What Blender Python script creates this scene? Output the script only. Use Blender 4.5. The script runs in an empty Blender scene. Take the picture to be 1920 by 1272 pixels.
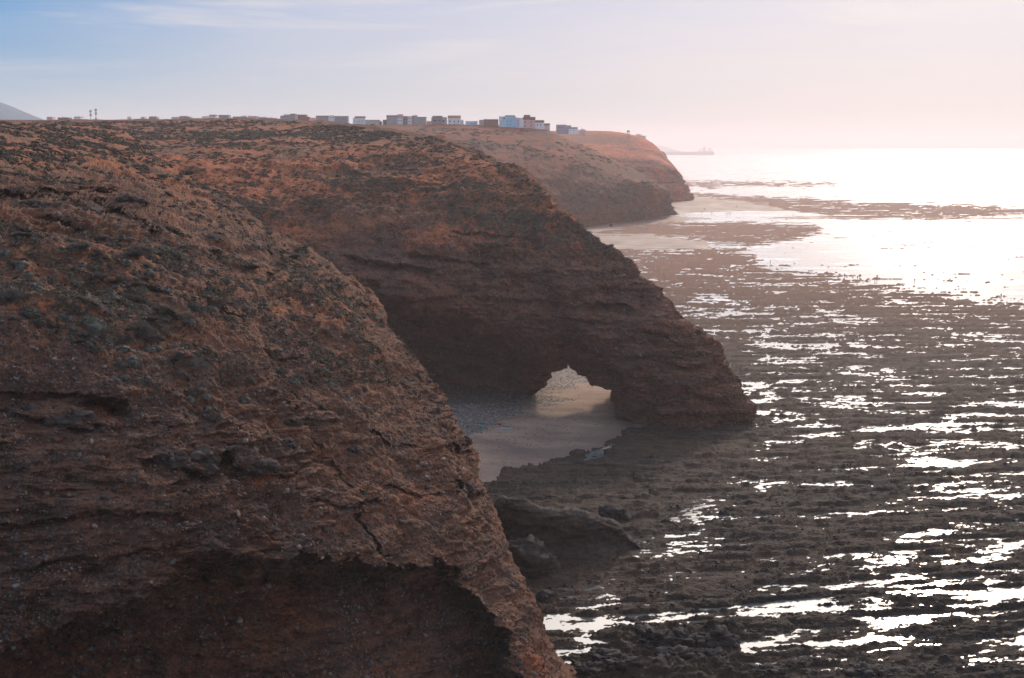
import bpy, bmesh, math, random
import numpy as np
from math import radians as R, sin, cos, pi

random.seed(7)
rng = np.random.default_rng(11)
sc = bpy.context.scene
C = sc.collection

# ------------------------------------------------------------------ camera
F = 2667.0            # focal length in pixels of the 1920 px wide photograph
H = 50.0              # height of the eye above the tide line
HORIZ = 276.0
TH = math.atan((636 - HORIZ) / F)
cam_d = bpy.data.cameras.new('camera')
cam = bpy.data.objects.new('camera', cam_d)
C.objects.link(cam)
cam.location = (0, 0, H)
cam.rotation_euler = (pi / 2 - TH, 0, 0)
cam_d.sensor_width = 36
cam_d.lens = 36 * F / 1920
cam_d.clip_start = 0.5
cam_d.clip_end = 90000
sc.camera = cam

# ------------------------------------------------------------------ sun and sky
SUN_AZ, SUN_EL = R(17), R(21)      # azimuth to the right of the view (+Y)
sun_d = bpy.data.lights.new('sun', 'SUN')
sun = bpy.data.objects.new('sun', sun_d)
C.objects.link(sun)
sun.location = (60, 200, 120)
sun.rotation_euler = (pi / 2 - SUN_EL, 0, pi - SUN_AZ)
sun_d.energy = 2.0
sun_d.angle = R(2.5)
sun_d.color = (1.0, 0.77, 0.60)

w = bpy.data.worlds.new('World')
sc.world = w
w.use_nodes = True
nt = w.node_tree
nt.nodes.clear()


class NT:
    """small helper for building node trees"""
    def __init__(s, tree):
        s.t = tree

    def n(s, kind, **kw):
        nd = s.t.nodes.new(kind)
        for k, v in kw.items():
            setattr(nd, k, v)
        return nd

    def put(s, sock, v):
        if v is None:
            return
        if isinstance(v, bpy.types.NodeSocket):
            s.t.links.new(v, sock)
        else:
            if isinstance(v, (tuple, list)) and len(v) == 3 and sock.type == 'RGBA':
                v = (*v, 1)
            sock.default_value = v

    def math(s, op, a, b=None, c=None, clamp=False):
        nd = s.n('ShaderNodeMath', operation=op, use_clamp=clamp)
        for i, v in enumerate((a, b, c)):
            s.put(nd.inputs[i], v)
        return nd.outputs[0]

    def vmath(s, op, a, b=None):
        nd = s.n('ShaderNodeVectorMath', operation=op)
        s.put(nd.inputs[0], a)
        if b is not None:
            s.put(nd.inputs[1], b)
        return nd.outputs['Value'] if op in ('DOT_PRODUCT', 'LENGTH') else nd.outputs[0]

    def mix(s, f, a, b, mode='MIX'):
        nd = s.n('ShaderNodeMix', data_type='RGBA', blend_type=mode)
        nd.clamp_factor = True
        s.put(nd.inputs[0], f)
        s.put(nd.inputs[6], a)
        s.put(nd.inputs[7], b)
        return nd.outputs[2]

    def ss(s, x, lo, hi, a=0.0, b=1.0):
        nd = s.n('ShaderNodeMapRange', interpolation_type='SMOOTHSTEP')
        for i, v in enumerate((x, lo, hi, a, b)):
            s.put(nd.inputs[i], v)
        return nd.outputs[0]

    def noise(s, vec, scale, detail=4, rough=0.55, dist=0.0, scl=None):
        if scl is not None:
            mp = s.n('ShaderNodeMapping')
            s.put(mp.inputs[0], vec)
            mp.inputs['Scale'].default_value = scl
            vec = mp.outputs[0]
        nd = s.n('ShaderNodeTexNoise')
        s.put(nd.inputs['Vector'], vec)
        nd.inputs['Scale'].default_value = scale
        nd.inputs['Detail'].default_value = detail
        nd.inputs['Roughness'].default_value = rough
        nd.inputs['Distortion'].default_value = dist
        return nd.outputs[0]

    def voro(s, vec, scale, feature='F1', out='Distance', rand=1.0):
        nd = s.n('ShaderNodeTexVoronoi', feature=feature)
        s.put(nd.inputs['Vector'], vec)
        nd.inputs['Scale'].default_value = scale
        nd.inputs['Randomness'].default_value = rand
        return nd.outputs[out]

    def attr(s, name, out='Fac'):
        return s.n('ShaderNodeAttribute', attribute_name=name).outputs[out]


b = NT(nt)
sky = b.n('ShaderNodeTexSky', sky_type='NISHITA')
sky.sun_disc = False
sky.sun_elevation = SUN_EL
sky.sun_rotation = SUN_AZ
sky.air_density = 1.0
sky.dust_density = 3.0
tc = b.n('ShaderNodeTexCoord')
dirv = tc.outputs['Generated']
sep = b.n('ShaderNodeSeparateXYZ')
b.put(sep.inputs[0], dirv)
el = sep.outputs[2]
az = b.math('ARCTAN2', sep.outputs[0], sep.outputs[1])       # 0 = straight ahead, + = right
cl1 = b.noise(dirv, 3.0, 5, 0.55, 0.3, (1.0, 1.0, 7.0))
cl2 = b.noise(dirv, 9.0, 6, 0.6, 0.2, (1.0, 1.0, 9.0))
azw = b.math('ADD', az, b.math('MULTIPLY', b.math('SUBTRACT', cl1, 0.5), 0.35))
low = b.mix(b.ss(azw, -0.42, 0.30), (0.58, 0.76, 0.85), (0.84, 0.83, 0.87))
up = b.mix(b.ss(azw, -0.40, -0.10), (0.05, 0.38, 0.82), (0.52, 0.64, 0.90))
up = b.mix(b.ss(azw, -0.15, 0.32), up, (0.76, 0.77, 0.94))
eln = b.math('ADD', el, b.math('MULTIPLY', b.math('SUBTRACT', cl2, 0.5), 0.03))
col = b.mix(b.ss(eln, -0.01, 0.115), low, up)
# thin streaks of cloud near the top of the view
wis = b.ss(b.noise(dirv, 4.0, 7, 0.62, 0.5, (1.0, 1.0, 11.0)), 0.46, 0.70)
wis = b.math('MULTIPLY', wis, b.ss(el, 0.02, 0.10))
col = b.mix(b.math('MULTIPLY', wis, 0.8), col, (0.86, 0.86, 0.93))
# bright cloud glow added round the sun, above the frame, to whiten the water
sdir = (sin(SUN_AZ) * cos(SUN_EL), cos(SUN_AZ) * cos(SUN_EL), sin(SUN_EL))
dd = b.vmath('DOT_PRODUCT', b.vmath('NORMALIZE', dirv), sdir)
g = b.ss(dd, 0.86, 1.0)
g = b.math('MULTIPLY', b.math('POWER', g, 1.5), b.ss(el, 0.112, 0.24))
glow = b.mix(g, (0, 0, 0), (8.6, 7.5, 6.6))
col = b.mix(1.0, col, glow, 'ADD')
bg1 = b.n('ShaderNodeBackground')
b.put(bg1.inputs[0], sky.outputs[0])
bg1.inputs[1].default_value = 0.05
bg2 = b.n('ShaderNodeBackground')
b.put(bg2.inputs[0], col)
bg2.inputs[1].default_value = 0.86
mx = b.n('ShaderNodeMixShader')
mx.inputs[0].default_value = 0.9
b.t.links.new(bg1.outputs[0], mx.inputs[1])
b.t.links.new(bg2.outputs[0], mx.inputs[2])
wo = b.n('ShaderNodeOutputWorld')
b.t.links.new(mx.outputs[0], wo.inputs[0])

sc.view_settings.view_transform = 'Standard'
sc.view_settings.look = 'None'
sc.view_settings.exposure = 0.0
sc.view_settings.gamma = 1.0
sc.render.engine = 'CYCLES'
cy = sc.cycles
cy.use_denoising = True
try:
    cy.denoiser = 'OPENIMAGEDENOISE'
    cy.denoising_input_passes = 'RGB_ALBEDO_NORMAL'
except Exception:
    pass
cy.max_bounces = 5
cy.diffuse_bounces = 3
cy.glossy_bounces = 2
cy.transmission_bounces = 1
cy.volume_bounces = 1
cy.sample_clamp_indirect = 4.0
cy.caustics_reflective = False
cy.caustics_refractive = False


# ------------------------------------------------------------------ helpers
def ray(px, py):
    u = (636.0 - np.asarray(py, float)) / F
    x = (np.asarray(px, float) - 960.0) / F
    Y = cos(TH) + sin(TH) * u
    Z = -sin(TH) + cos(TH) * u
    return x, Y, Z


def P(px, py, D):
    """point seen at photo pixel px,py that stands D metres ahead"""
    x, Y, Z = ray(px, py)
    return np.stack(np.broadcast_arrays(x / Y * D, D + 0 * x, H + Z / Y * D), -1)


def G(px, py, z=0.0):
    x, Y, Z = ray(px, py)
    return P(px, py, (z - H) / (Z / Y))


def proj(p):
    """photo pixel of world points"""
    X, Yw, Zw = p[..., 0], p[..., 1], p[..., 2] - H
    fwd = Yw * cos(TH) - Zw * sin(TH)
    upv = Yw * sin(TH) + Zw * cos(TH)
    fwd = np.maximum(fwd, 1.0)
    return 960 + F * X / fwd, 636 - F * upv / fwd


_perm = rng.permutation(256).astype(np.int32)
_perm = np.concatenate([_perm, _perm, _perm])
_gr = rng.normal(size=(256, 3)).astype(np.float32)
_gr /= np.linalg.norm(_gr, axis=1, keepdims=True)


def perlin(x, y, z):
    x, y, z = np.broadcast_arrays(x, y, z)
    xi, yi, zi = (np.floor(a).astype(np.int32) for a in (x, y, z))
    xf, yf, zf = ((a - i).astype(np.float32) for a, i in ((x, xi), (y, yi), (z, zi)))
    u, v, q = (t * t * t * (t * (t * 6 - 15) + 10) for t in (xf, yf, zf))
    xi &= 255; yi &= 255; zi &= 255

    def g(a, bb, c):
        h = _perm[_perm[_perm[(xi + a) & 255] + ((yi + bb) & 255)] + ((zi + c) & 255)]
        gg = _gr[h]
        return gg[..., 0] * (xf - a) + gg[..., 1] * (yf - bb) + gg[..., 2] * (zf - c)
    x00 = g(0, 0, 0) * (1 - u) + g(1, 0, 0) * u
    x10 = g(0, 1, 0) * (1 - u) + g(1, 1, 0) * u
    x01 = g(0, 0, 1) * (1 - u) + g(1, 0, 1) * u
    x11 = g(0, 1, 1) * (1 - u) + g(1, 1, 1) * u
    return 1.5 * ((x00 * (1 - v) + x10 * v) * (1 - q) + (x01 * (1 - v) + x11 * v) * q)


def fbm(x, y, z, octv=5, gain=0.5, lac=2.03):
    s = 0; a = 1.0
    for i in range(octv):
        s = s + a * perlin(x + i * 17.3, y - i * 9.1, z + i * 5.7)
        a *= gain
        x, y, z = x * lac, y * lac, z * lac
    return s


def sstep(x, lo, hi):
    t = np.clip((x - lo) / (hi - lo), 0, 1)
    return t * t * (3 - 2 * t)


def catmull(Cn, counts, axis=0):
    """cardinal spline through control points along an axis; counts = samples per segment"""
    A = np.moveaxis(Cn, axis, 0)
    n = A.shape[0]
    A2 = np.concatenate([2 * A[:1] - A[1:2], A, 2 * A[-1:] - A[-2:-1]], 0)
    out = []
    for i in range(n - 1):
        p0, p1, p2, p3 = A2[i:i + 4]
        t = np.arange(counts[i]) / counts[i]
        t = t.reshape((-1,) + (1,) * (A.ndim - 1))
        m1, m2 = 0.40 * (p2 - p0), 0.40 * (p3 - p1)
        out.append((2 * t**3 - 3 * t**2 + 1) * p1 + (t**3 - 2 * t**2 + t) * m1 + (-2 * t**3 + 3 * t**2) * p2 + (t**3 - t**2) * m2)
    out.append(A[-1:])
    return np.moveaxis(np.concatenate(out, 0), 0, axis)


def grid_normals(V):
    du = np.gradient(V, axis=0)
    dv = np.gradient(V, axis=1)
    n = np.cross(du, dv)
    return n / np.maximum(np.linalg.norm(n, axis=-1, keepdims=True), 1e-9)


def grid_faces(nu, nv, close_v=False, mask=None):
    i = np.arange(nu - 1)[:, None]
    j = np.arange(nv if close_v else nv - 1)[None, :]
    j2 = (j + 1) % nv
    q = np.stack(np.broadcast_arrays(i * nv + j, (i + 1) * nv + j, (i + 1) * nv + j2, i * nv + j2), -1)
    if mask is not None:
        return q[mask]
    return q.reshape(-1, 4)


def make_mesh(name, verts, faces, mat=None, attrs=None, smooth=True, compact=False):
    """one mesh object from arrays; faces (n,3) or (n,4)"""
    verts = np.asarray(verts, np.float32).reshape(-1, 3)
    faces = np.asarray(faces, np.int32)
    if compact:
        used = np.unique(faces)
        remap = np.full(len(verts), -1, np.int32)
        remap[used] = np.arange(len(used))
        faces = remap[faces]
        verts = verts[used]
        attrs = {k: np.asarray(v).reshape(-1)[used] for k, v in (attrs or {}).items()}
    me = bpy.data.meshes.new(name)
    k = faces.shape[1]
    me.vertices.add(len(verts))
    me.vertices.foreach_set('co', verts.reshape(-1))
    me.loops.add(faces.size)
    me.loops.foreach_set('vertex_index', faces.reshape(-1))
    me.polygons.add(len(faces))
    me.polygons.foreach_set('loop_start', np.arange(0, faces.size, k, dtype=np.int32))
    me.polygons.foreach_set('loop_total', np.full(len(faces), k, np.int32))
    if smooth:
        me.polygons.foreach_set('use_smooth', np.ones(len(faces), bool))
    for an, av in (attrs or {}).items():
        a = me.attributes.new(an, 'FLOAT', 'POINT')
        a.data.foreach_set('value', np.asarray(av, np.float32).reshape(-1))
    me.update(calc_edges=True)
    me.validate()
    if mat:
        me.materials.append(mat)
    o = bpy.data.objects.new(name, me)
    C.objects.link(o)
    return o


def tag(o, label=None, cat=None, group=None, kind=None):
    if label: o['label'] = label
    if cat: o['category'] = cat
    if group: o['group'] = group
    if kind: o['kind'] = kind
    return o


def empty(name, loc, rz=0.0):
    o = bpy.data.objects.new(name, None)
    C.objects.link(o)
    o.location = loc
    o.rotation_euler = (0, 0, rz)
    o.empty_display_size = 0.2
    return o


class MB:
    """collects simple solids into one mesh"""
    def __init__(s):
        s.v = []; s.f = []

    def add(s, vs, fs):
        k = len(s.v)
        s.v += [tuple(map(float, p)) for p in vs]
        s.f += [tuple(i + k for i in f) for f in fs]

    def box(s, x0, x1, y0, y1, z0, z1, top=1.0):
        cx, cy_ = (x0 + x1) / 2, (y0 + y1) / 2
        q = [(x0, y0), (x1, y0), (x1, y1), (x0, y1)]
        vs = [(x, y, z0) for x, y in q] + [(cx + (x - cx) * top, cy_ + (y - cy_) * top, z1) for x, y in q]
        s.add(vs, [(0, 3, 2, 1), (4, 5, 6, 7), (0, 1, 5, 4), (1, 2, 6, 5), (2, 3, 7, 6), (3, 0, 4, 7)])

    def tube(s, a, bb, r0, r1=None, seg=8):
        r1 = r0 if r1 is None else r1
        a = np.array(a, float); bb = np.array(bb, float)
        d = bb - a
        d /= np.linalg.norm(d)
        s1 = np.cross(d, (0, 0, 1) if abs(d[2]) < .9 else (1, 0, 0))
        s1 /= np.linalg.norm(s1)
        s2 = np.cross(d, s1)
        vs = []
        for c, r in ((a, r0), (bb, r1)):
            for i in range(seg):
                t = 2 * pi * i / seg
                vs.append(c + (s1 * cos(t) + s2 * sin(t)) * r)
        fs = [(i, (i + 1) % seg, seg + (i + 1) % seg, seg + i) for i in range(seg)]
        fs += [tuple(range(seg))[::-1], tuple(range(seg, 2 * seg))]
        s.add(vs, fs)

    def build(s, name, mat, parent=None, smooth=False):
        me = bpy.data.meshes.new(name)
        me.from_pydata(s.v, [], s.f)
        me.update()
        if smooth:
            for p in me.polygons: p.use_smooth = True
        me.materials.append(mat)
        o = bpy.data.objects.new(name, me)
        C.objects.link(o)
        if parent: o.parent = parent
        return o


# ------------------------------------------------------------------ materials
def new_mat(name):
    m = bpy.data.materials.new(name)
    m.use_nodes = True
    t = m.node_tree
    t.nodes.clear()
    bb = NT(t)
    pr = bb.n('ShaderNodeBsdfPrincipled')
    out = bb.n('ShaderNodeOutputMaterial')
    t.links.new(pr.outputs[0], out.inputs[0])
    return m, bb, pr


def plain(name, colr, rough=0.8, var=0.15, scale=1.5, metallic=0.0, spec=0.3):
    m, q, pr = new_mat(name)
    g = q.n('ShaderNodeNewGeometry')
    n = q.noise(g.outputs['Position'], scale, 4)
    c = q.mix(n, tuple(c * (1 - var) for c in colr), tuple(min(1, c * (1 + var)) for c in colr))
    q.put(pr.inputs['Base Color'], c)
    pr.inputs['Roughness'].default_value = rough
    pr.inputs['Metallic'].default_value = metallic
    pr.inputs['Specular IOR Level'].default_value = spec
    return m


def cliff_material(name, k=1.0, s=1.0, tint=(1, 1, 1)):
    """layered red conglomerate; k scales the grain size"""
    m, q, pr = new_mat(name)
    g = q.n('ShaderNodeNewGeometry')
    pos = g.outputs['Position']
    soil = q.attr('soil')
    red = q.attr('redness')
    big = q.noise(pos, 0.07 / k, 5, 0.6)
    mid = q.noise(pos, 0.5 / k, 6, 0.65, 0.5)
    fine = q.noise(pos, 3.2 / k, 6, 0.7)
    lay = q.noise(pos, 1.0, 5, 0.6, 0.6, (0.12 / k, 0.12 / k, 1.3 / k))
    T = lambda c: tuple(a * t * s for a, t in zip(c, tint))
    rock = q.mix(q.ss(lay, 0.38, 0.62), T((0.070, 0.046, 0.038)), T((0.180, 0.098, 0.068)))
    rock = q.mix(q.ss(mid, 0.42, 0.72), rock, T((0.125, 0.098, 0.086)))
    rock = q.mix(q.math('MULTIPLY', q.ss(big, 0.48, 0.68), 0.6), rock, T((0.19, 0.088, 0.052)))
    rock = q.mix(q.math('MULTIPLY', red, 0.9), rock, q.mix(fine, T((0.21, 0.078, 0.040)), T((0.30, 0.115, 0.058))))
    earth = q.mix(q.ss(mid, 0.35, 0.65), T((0.25, 0.105, 0.055)), T((0.42, 0.165, 0.078)))
    earth = q.mix(q.ss(big, 0.40, 0.62), earth, T((0.165, 0.105, 0.074)))
    cfac = q.ss(q.math('ADD', soil, q.math('MULTIPLY', q.math('SUBTRACT', mid, 0.5), 0.9)), 0.35, 0.65)
    colr = q.mix(cfac, rock, earth)
    # stones set in the matrix, light and dark
    vc = q.voro(pos, 2.6 / k, 'F1', 'Color')
    sv = q.n('ShaderNodeSeparateColor')
    q.put(sv.inputs[0], vc)
    vd = q.voro(pos, 2.6 / k, 'F1', 'Distance')
    v2c = q.voro(pos, 6.5 / k, 'F1', 'Color')
    sv2 = q.n('ShaderNodeSeparateColor')
    q.put(sv2.inputs[0], v2c)
    peb = q.math('MULTIPLY', q.ss(sv.outputs[0], 0.84, 0.90), q.ss(vd, 0.42, 0.30))
    colr = q.mix(q.math('MULTIPLY', peb, 0.55), colr, q.mix(sv.outputs[1], T((0.11, 0.10, 0.10)), T((0.24, 0.19, 0.16))))
    colr = q.mix(q.math('MULTIPLY', q.ss(sv2.outputs[0], 0.90, 0.94), 0.35), colr, T((0.30, 0.21, 0.165)))
    colr = q.mix(q.math('MULTIPLY', q.ss(sv2.outputs[1], 0.80, 0.84), 0.6), colr, T((0.05, 0.045, 0.045)))
    shade = q.math('MULTIPLY_ADD', fine, 0.9, 0.55)
    colr = q.mix(1.0, colr, q.n('ShaderNodeCombineXYZ').outputs[0], 'MIX') if False else colr
    vm = q.n('ShaderNodeVectorMath', operation='SCALE')
    q.put(vm.inputs[0], colr)
    q.put(vm.inputs['Scale'], shade)
    q.put(pr.inputs['Base Color'], vm.outputs[0])
    pr.inputs['Roughness'].default_value = 0.93
    pr.inputs['Specular IOR Level'].default_value = 0.12
    hgt = q.math('ADD', q.math('MULTIPLY', fine, 0.5), q.math('MULTIPLY', q.math('SUBTRACT', 0.6, vd), 0.35))
    hgt = q.math('ADD', hgt, q.math('MULTIPLY', q.noise(pos, 9.0 / k, 4, 0.65), 0.35))
    hgt = q.math('ADD', hgt, q.math('MULTIPLY', mid, 0.8))
    bu = q.n('ShaderNodeBump')
    bu.inputs['Strength'].default_value = 0.85
    bu.inputs['Distance'].default_value = 0.35 * k
    q.put(bu.inputs['Height'], hgt)
    q.put(pr.inputs['Normal'], bu.outputs[0])
    return m


M_near = cliff_material('near_cliff_rock', 1.0, 0.92, (1.18, 0.97, 0.81))
M_arch = cliff_material('arch_cliff_rock', 1.8, 0.98, (1.22, 0.92, 0.77))
M_far = cliff_material('far_cliff_rock', 5.0, 0.52, (1.45, 0.82, 0.62))  # darkened: the town cliff's shade and scrub are put into the colour
M_farb = cliff_material('red_headland_rock', 6.0, 1.20, (1.45, 0.80, 0.62))  # lightened: haze over the second headland is put into the colour

# reef rock
M_reef, q, pr = new_mat('reef_rock')
g = q.n('ShaderNodeNewGeometry'); pos = g.outputs['Position']
n1 = q.noise(pos, 0.05, 5, 0.6, 0.3, (0.6, 1, 1))
n2 = q.noise(pos, 0.9, 6, 0.7, 0.3, (0.5, 1, 1))
n3 = q.noise(pos, 5.0, 5, 0.7)
n4 = q.noise(pos, 0.7, 5, 0.65, 0.4, (0.14, 1, 1))
c = q.mix(q.ss(n1, 0.42, 0.60), (0.020, 0.017, 0.014), (0.062, 0.040, 0.026))
c = q.mix(q.ss(n2, 0.45, 0.75), c, (0.090, 0.072, 0.056))
c = q.mix(q.math('MULTIPLY', q.ss(n3, 0.5, 0.75), 0.55), c, (0.018, 0.020, 0.017))
c = q.mix(q.ss(n4, 0.50, 0.64), c, (0.080, 0.060, 0.046))
c = q.mix(q.math('MULTIPLY', q.ss(n4, 0.48, 0.36), 0.75), c, (0.018, 0.017, 0.016))
c = q.mix(q.math('MULTIPLY', q.attr('haze_brown'), 0.85), c, q.mix(n2, (0.15, 0.054, 0.025), (0.23, 0.092, 0.048)))  # warm haze tint put into the colour of the farther reef
c = q.mix(q.attr('haze_ochre'), c, q.mix(n2, (0.20, 0.085, 0.048), (0.30, 0.140, 0.085)))  # second haze tint, paler and more orange, painted on the farthest reef
q.put(pr.inputs['Base Color'], c)
q.put(pr.inputs['Roughness'], q.ss(n3, 0.3, 0.7, 0.8, 0.95))
pr.inputs['Specular IOR Level'].default_value = 0.15
bu = q.n('ShaderNodeBump'); bu.inputs['Strength'].default_value = 1.0; bu.inputs['Distance'].default_value = 0.6
q.put(bu.inputs['Height'], q.math('ADD', q.math('ADD', n2, q.math('MULTIPLY', n3, 0.5)), n4))
q.put(pr.inputs['Normal'], bu.outputs[0])

# sand and shingle
M_sand, q, pr = new_mat('beach_sand')
g = q.n('ShaderNodeNewGeometry'); pos = g.outputs['Position']
n1 = q.noise(pos, 0.12, 5, 0.6, 0.4, (0.5, 1, 1))
n2 = q.noise(pos, 2.5, 6, 0.7)
vs = q.n('ShaderNodeSeparateColor'); q.put(vs.inputs[0], q.voro(pos, 3.2, 'F1', 'Color'))
wet = q.attr('wet')
c = q.mix(q.ss(n1, 0.35, 0.65), (0.24, 0.155, 0.108), (0.40, 0.27, 0.19))
c = q.mix(q.math('MULTIPLY', wet, 0.75), c, (0.13, 0.09, 0.075))
c = q.mix(q.ss(vs.outputs[0], 0.93, 0.96), c, (0.09, 0.08, 0.075))
gr = q.mix(q.ss(vs.outputs[1], 0.3, 0.9), (0.12, 0.100, 0.083), (0.22, 0.185, 0.155))
gr = q.mix(q.ss(vs.outputs[2], 0.90, 0.93), gr, (0.38, 0.38, 0.38))
c = q.mix(q.ss(q.math('ADD', q.attr('shingle'), q.math('MULTIPLY', q.math('SUBTRACT', n2, 0.5), 0.5)), 0.4, 0.6), c, gr)
q.put(pr.inputs['Base Color'], c)
q.put(pr.inputs['Roughness'], q.ss(wet, 0.3, 1.0, 0.9, 0.62))
pr.inputs['Specular IOR Level'].default_value = 0.3
bu = q.n('ShaderNodeBump'); bu.inputs['Strength'].default_value = 0.4; bu.inputs['Distance'].default_value = 0.1
q.put(bu.inputs['Height'], n2)
q.put(pr.inputs['Normal'], bu.outputs[0])

# water: small ripples, long swell
M_water, q, pr = new_mat('sea_water')
g = q.n('ShaderNodeNewGeometry'); pos = g.outputs['Position']
w1 = q.noise(pos, 0.35, 4, 0.6, 0.2, (0.6, 1, 1))
w2 = q.noise(pos, 0.035, 3, 0.5, 0.5, (0.35, 1, 1))
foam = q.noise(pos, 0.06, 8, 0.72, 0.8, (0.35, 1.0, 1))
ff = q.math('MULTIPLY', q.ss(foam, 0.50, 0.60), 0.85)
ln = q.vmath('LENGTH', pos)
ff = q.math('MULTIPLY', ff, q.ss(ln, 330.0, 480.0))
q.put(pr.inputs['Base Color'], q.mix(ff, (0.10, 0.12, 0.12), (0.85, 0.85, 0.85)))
q.put(pr.inputs['Roughness'], q.ss(ln, 150.0, 900.0, 0.12, 0.18))
pr.inputs['IOR'].default_value = 1.33
pr.inputs['Specular IOR Level'].default_value = 0.5
bu = q.n('ShaderNodeBump'); bu.inputs['Strength'].default_value = 0.35; bu.inputs['Distance'].default_value = 0.15
q.put(bu.inputs['Height'], q.math('ADD', w1, q.math('MULTIPLY', w2, 3.0)))
q.put(pr.inputs['Normal'], bu.outputs[0])


# ------------------------------------------------------------------ terrain tools
def lerp_poly(xs, ys, x):
    return np.interp(x, xs, ys)


def push_along_ray(V, amount):
    d = V - np.array([0, 0, H])
    D = np.maximum(V[..., 1:2], 1)
    return V + d / D * amount[..., None]


def ledge(V, px, py, poly, amt, L=26, soft=4.0, jag=11.0, fade=26):
    """cut the rock back just below a line so that the part above it overhangs"""
    xs = np.array([p[0] for p in poly], float); ys = np.array([p[1] for p in poly], float)
    m = (px > xs[0] - fade) & (px < xs[-1] + fade) & (py > ys.min() - 20) & (py < ys.max() + 6 * L)
    out = np.zeros(px.shape)
    x, y = px[m], py[m]
    p3 = V[m]
    jy = jag * fbm(p3[:, 0] * 0.35, p3[:, 1] * 0.35, p3[:, 2] * 0.5, 5, 0.62)
    s = y - np.interp(x, xs, ys) + jy
    e = sstep(x, xs[0] - fade, xs[0] + 3) * (1 - sstep(x, xs[-1] - 3, xs[-1] + fade))
    out[m] = amt * e * sstep(s, 0, soft) * np.exp(-np.maximum(s, 0) / L)
    return out


def rockify(V, n, k, rockm, strata=1.0, seed=0.0, dip=(0.03, 0.02)):
    """fractal and layered relief; k = size of the features in metres"""
    x, y, z = V[..., 0] + seed, V[..., 1], V[..., 2]
    f1 = fbm(x / (9 * k), y / (9 * k), z / (7 * k), 3)
    f2 = fbm(x / (2.6 * k), y / (2.6 * k), z / (1.8 * k), 5, 0.55)
    zz = z + dip[0] * x + dip[1] * y + 0.55 * k * f1
    lay = fbm(x / (11 * k), y / (11 * k), zz / (1.15 * k), 4, 0.62)
    lay2 = perlin(x / (20 * k), y / (20 * k), zz / (2.9 * k))
    led = sstep(lay, -0.14, 0.12) + 0.7 * sstep(lay2, -0.06, 0.06)
    rid = 1 - np.abs(f2) * 2
    f4 = fbm(x / (4.5 * k) + 31, y / (4.5 * k), z / (3.4 * k), 4, 0.6)
    strata = strata * (0.25 + 0.75 * sstep(f4, -0.25, 0.30))
    lump = 1 - 2 * np.abs(f4)
    d = 0.22 * k * rockm * lump + 0.9 * k * f1 + (0.16 + 0.34 * rockm) * k * f2 + strata * 0.62 * k * rockm * (led - 0.85) + 0.10 * k * rid * rockm
    hn = n.copy()
    hn[..., 2] *= (1 - 0.75 * rockm)
    hn /= np.maximum(np.linalg.norm(hn, axis=-1, keepdims=True), 1e-6)
    f3 = fbm(x / (0.8 * k), y / (0.8 * k), z / (0.55 * k), 3, 0.65)
    return V + hn * (d + 0.17 * k * f3)[..., None], f1, f2


# ================================================================== near cliff
sil_py = [224, 262, 330, 375, 420, 480, 560, 588, 613, 650, 710, 725, 807, 883, 948, 1061, 1148, 1272, 1330]
sil_px = [215, 262, 345, 418, 498, 594, 705, 741, 733, 765, 826, 818, 884, 911, 937, 973, 1013, 1077, 1110]
sx = lambda y: float(np.interp(y, sil_py, sil_px) - np.interp(y, [380, 480, 640, 760, 1272], [0, 9, 9, 14, 12]))
ts = [0, .22, .44, .66, .84, .95, 1.0]
rows = [  # left py, right py, depths at ts
    (221, 232, [225, 250, 275, 300, 330, 345, 350]),
    (238, 262, [175, 195, 220, 240, 262, 280, 290]),
    (272, 330, [145, 158, 172, 190, 208, 222, 232]),
    (335, 392, [126, 134, 144, 158, 174, 186, 196]),
    (400, 470, [113, 117, 124, 134, 147, 157, 166]),
    (480, 560, [103, 106, 111, 120, 132, 142, 150]),
    (575, 655, [95, 97, 102, 110, 121, 131, 139]),
    (680, 760, [89, 91, 96, 104, 114, 124, 132]),
    (790, 860, [85, 87, 92, 99, 109, 118, 126]),
    (900, 960, [82, 84, 88, 95, 104, 113, 121]),
    (1010, 1061, [80, 82, 86, 92, 101, 109, 117]),
    (1120, 1150, [79, 81, 84, 90, 98, 106, 114]),
    (1230, 1262, [78, 80, 83, 88, 96, 103, 111]),
    (1360, 1375, [77, 79, 82, 87, 94, 101, 108]),
    (1560, 1560, [76, 78, 81, 86, 92, 98, 104]),
]
ctl = []
for (pl, pr_, Ds) in rows:
    s = sx(pr_) if pr_ < 1330 else 1110 + (pr_ - 1330) * 0.45
    row = []
    for t, D in zip(ts, Ds):
        px_ = -170 + (s + 170) * t
        py_ = pl + (pr_ - pl) * t ** 1.3 + (7 if pl < 240 else 3 if pl < 280 else 0)
        row.append(P(px_, py_, D))
    row.insert(0, P(-620, pl + (7 if pl < 240 else 3 if pl < 280 else 0), Ds[0] * 0.97))
    e = np.array(row[-1])
    back = 1.0 if pr_ > 300 else 0.5
    row.append(e + np.array([-1.5, 8 * back, -2.0]))
    row.append(e + np.array([-8, 22 * back, -7.0]))
    row.append(e + np.array([-24, 48 * back, -16.0]))
    ctl.append(row)
ctl = np.array(ctl)
VA = catmull(ctl, [34, 44, 60, 60, 66, 66, 74, 74, 74, 74, 74, 74, 62, 30], 0)
VA = catmull(VA, [40, 150, 170, 170, 150, 110, 60, 24, 14, 8], 1)
nA = grid_normals(VA)
if (nA[..., 1].mean() > 0): nA = -nA
px, py = proj(VA)
z = VA[..., 2]
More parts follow.
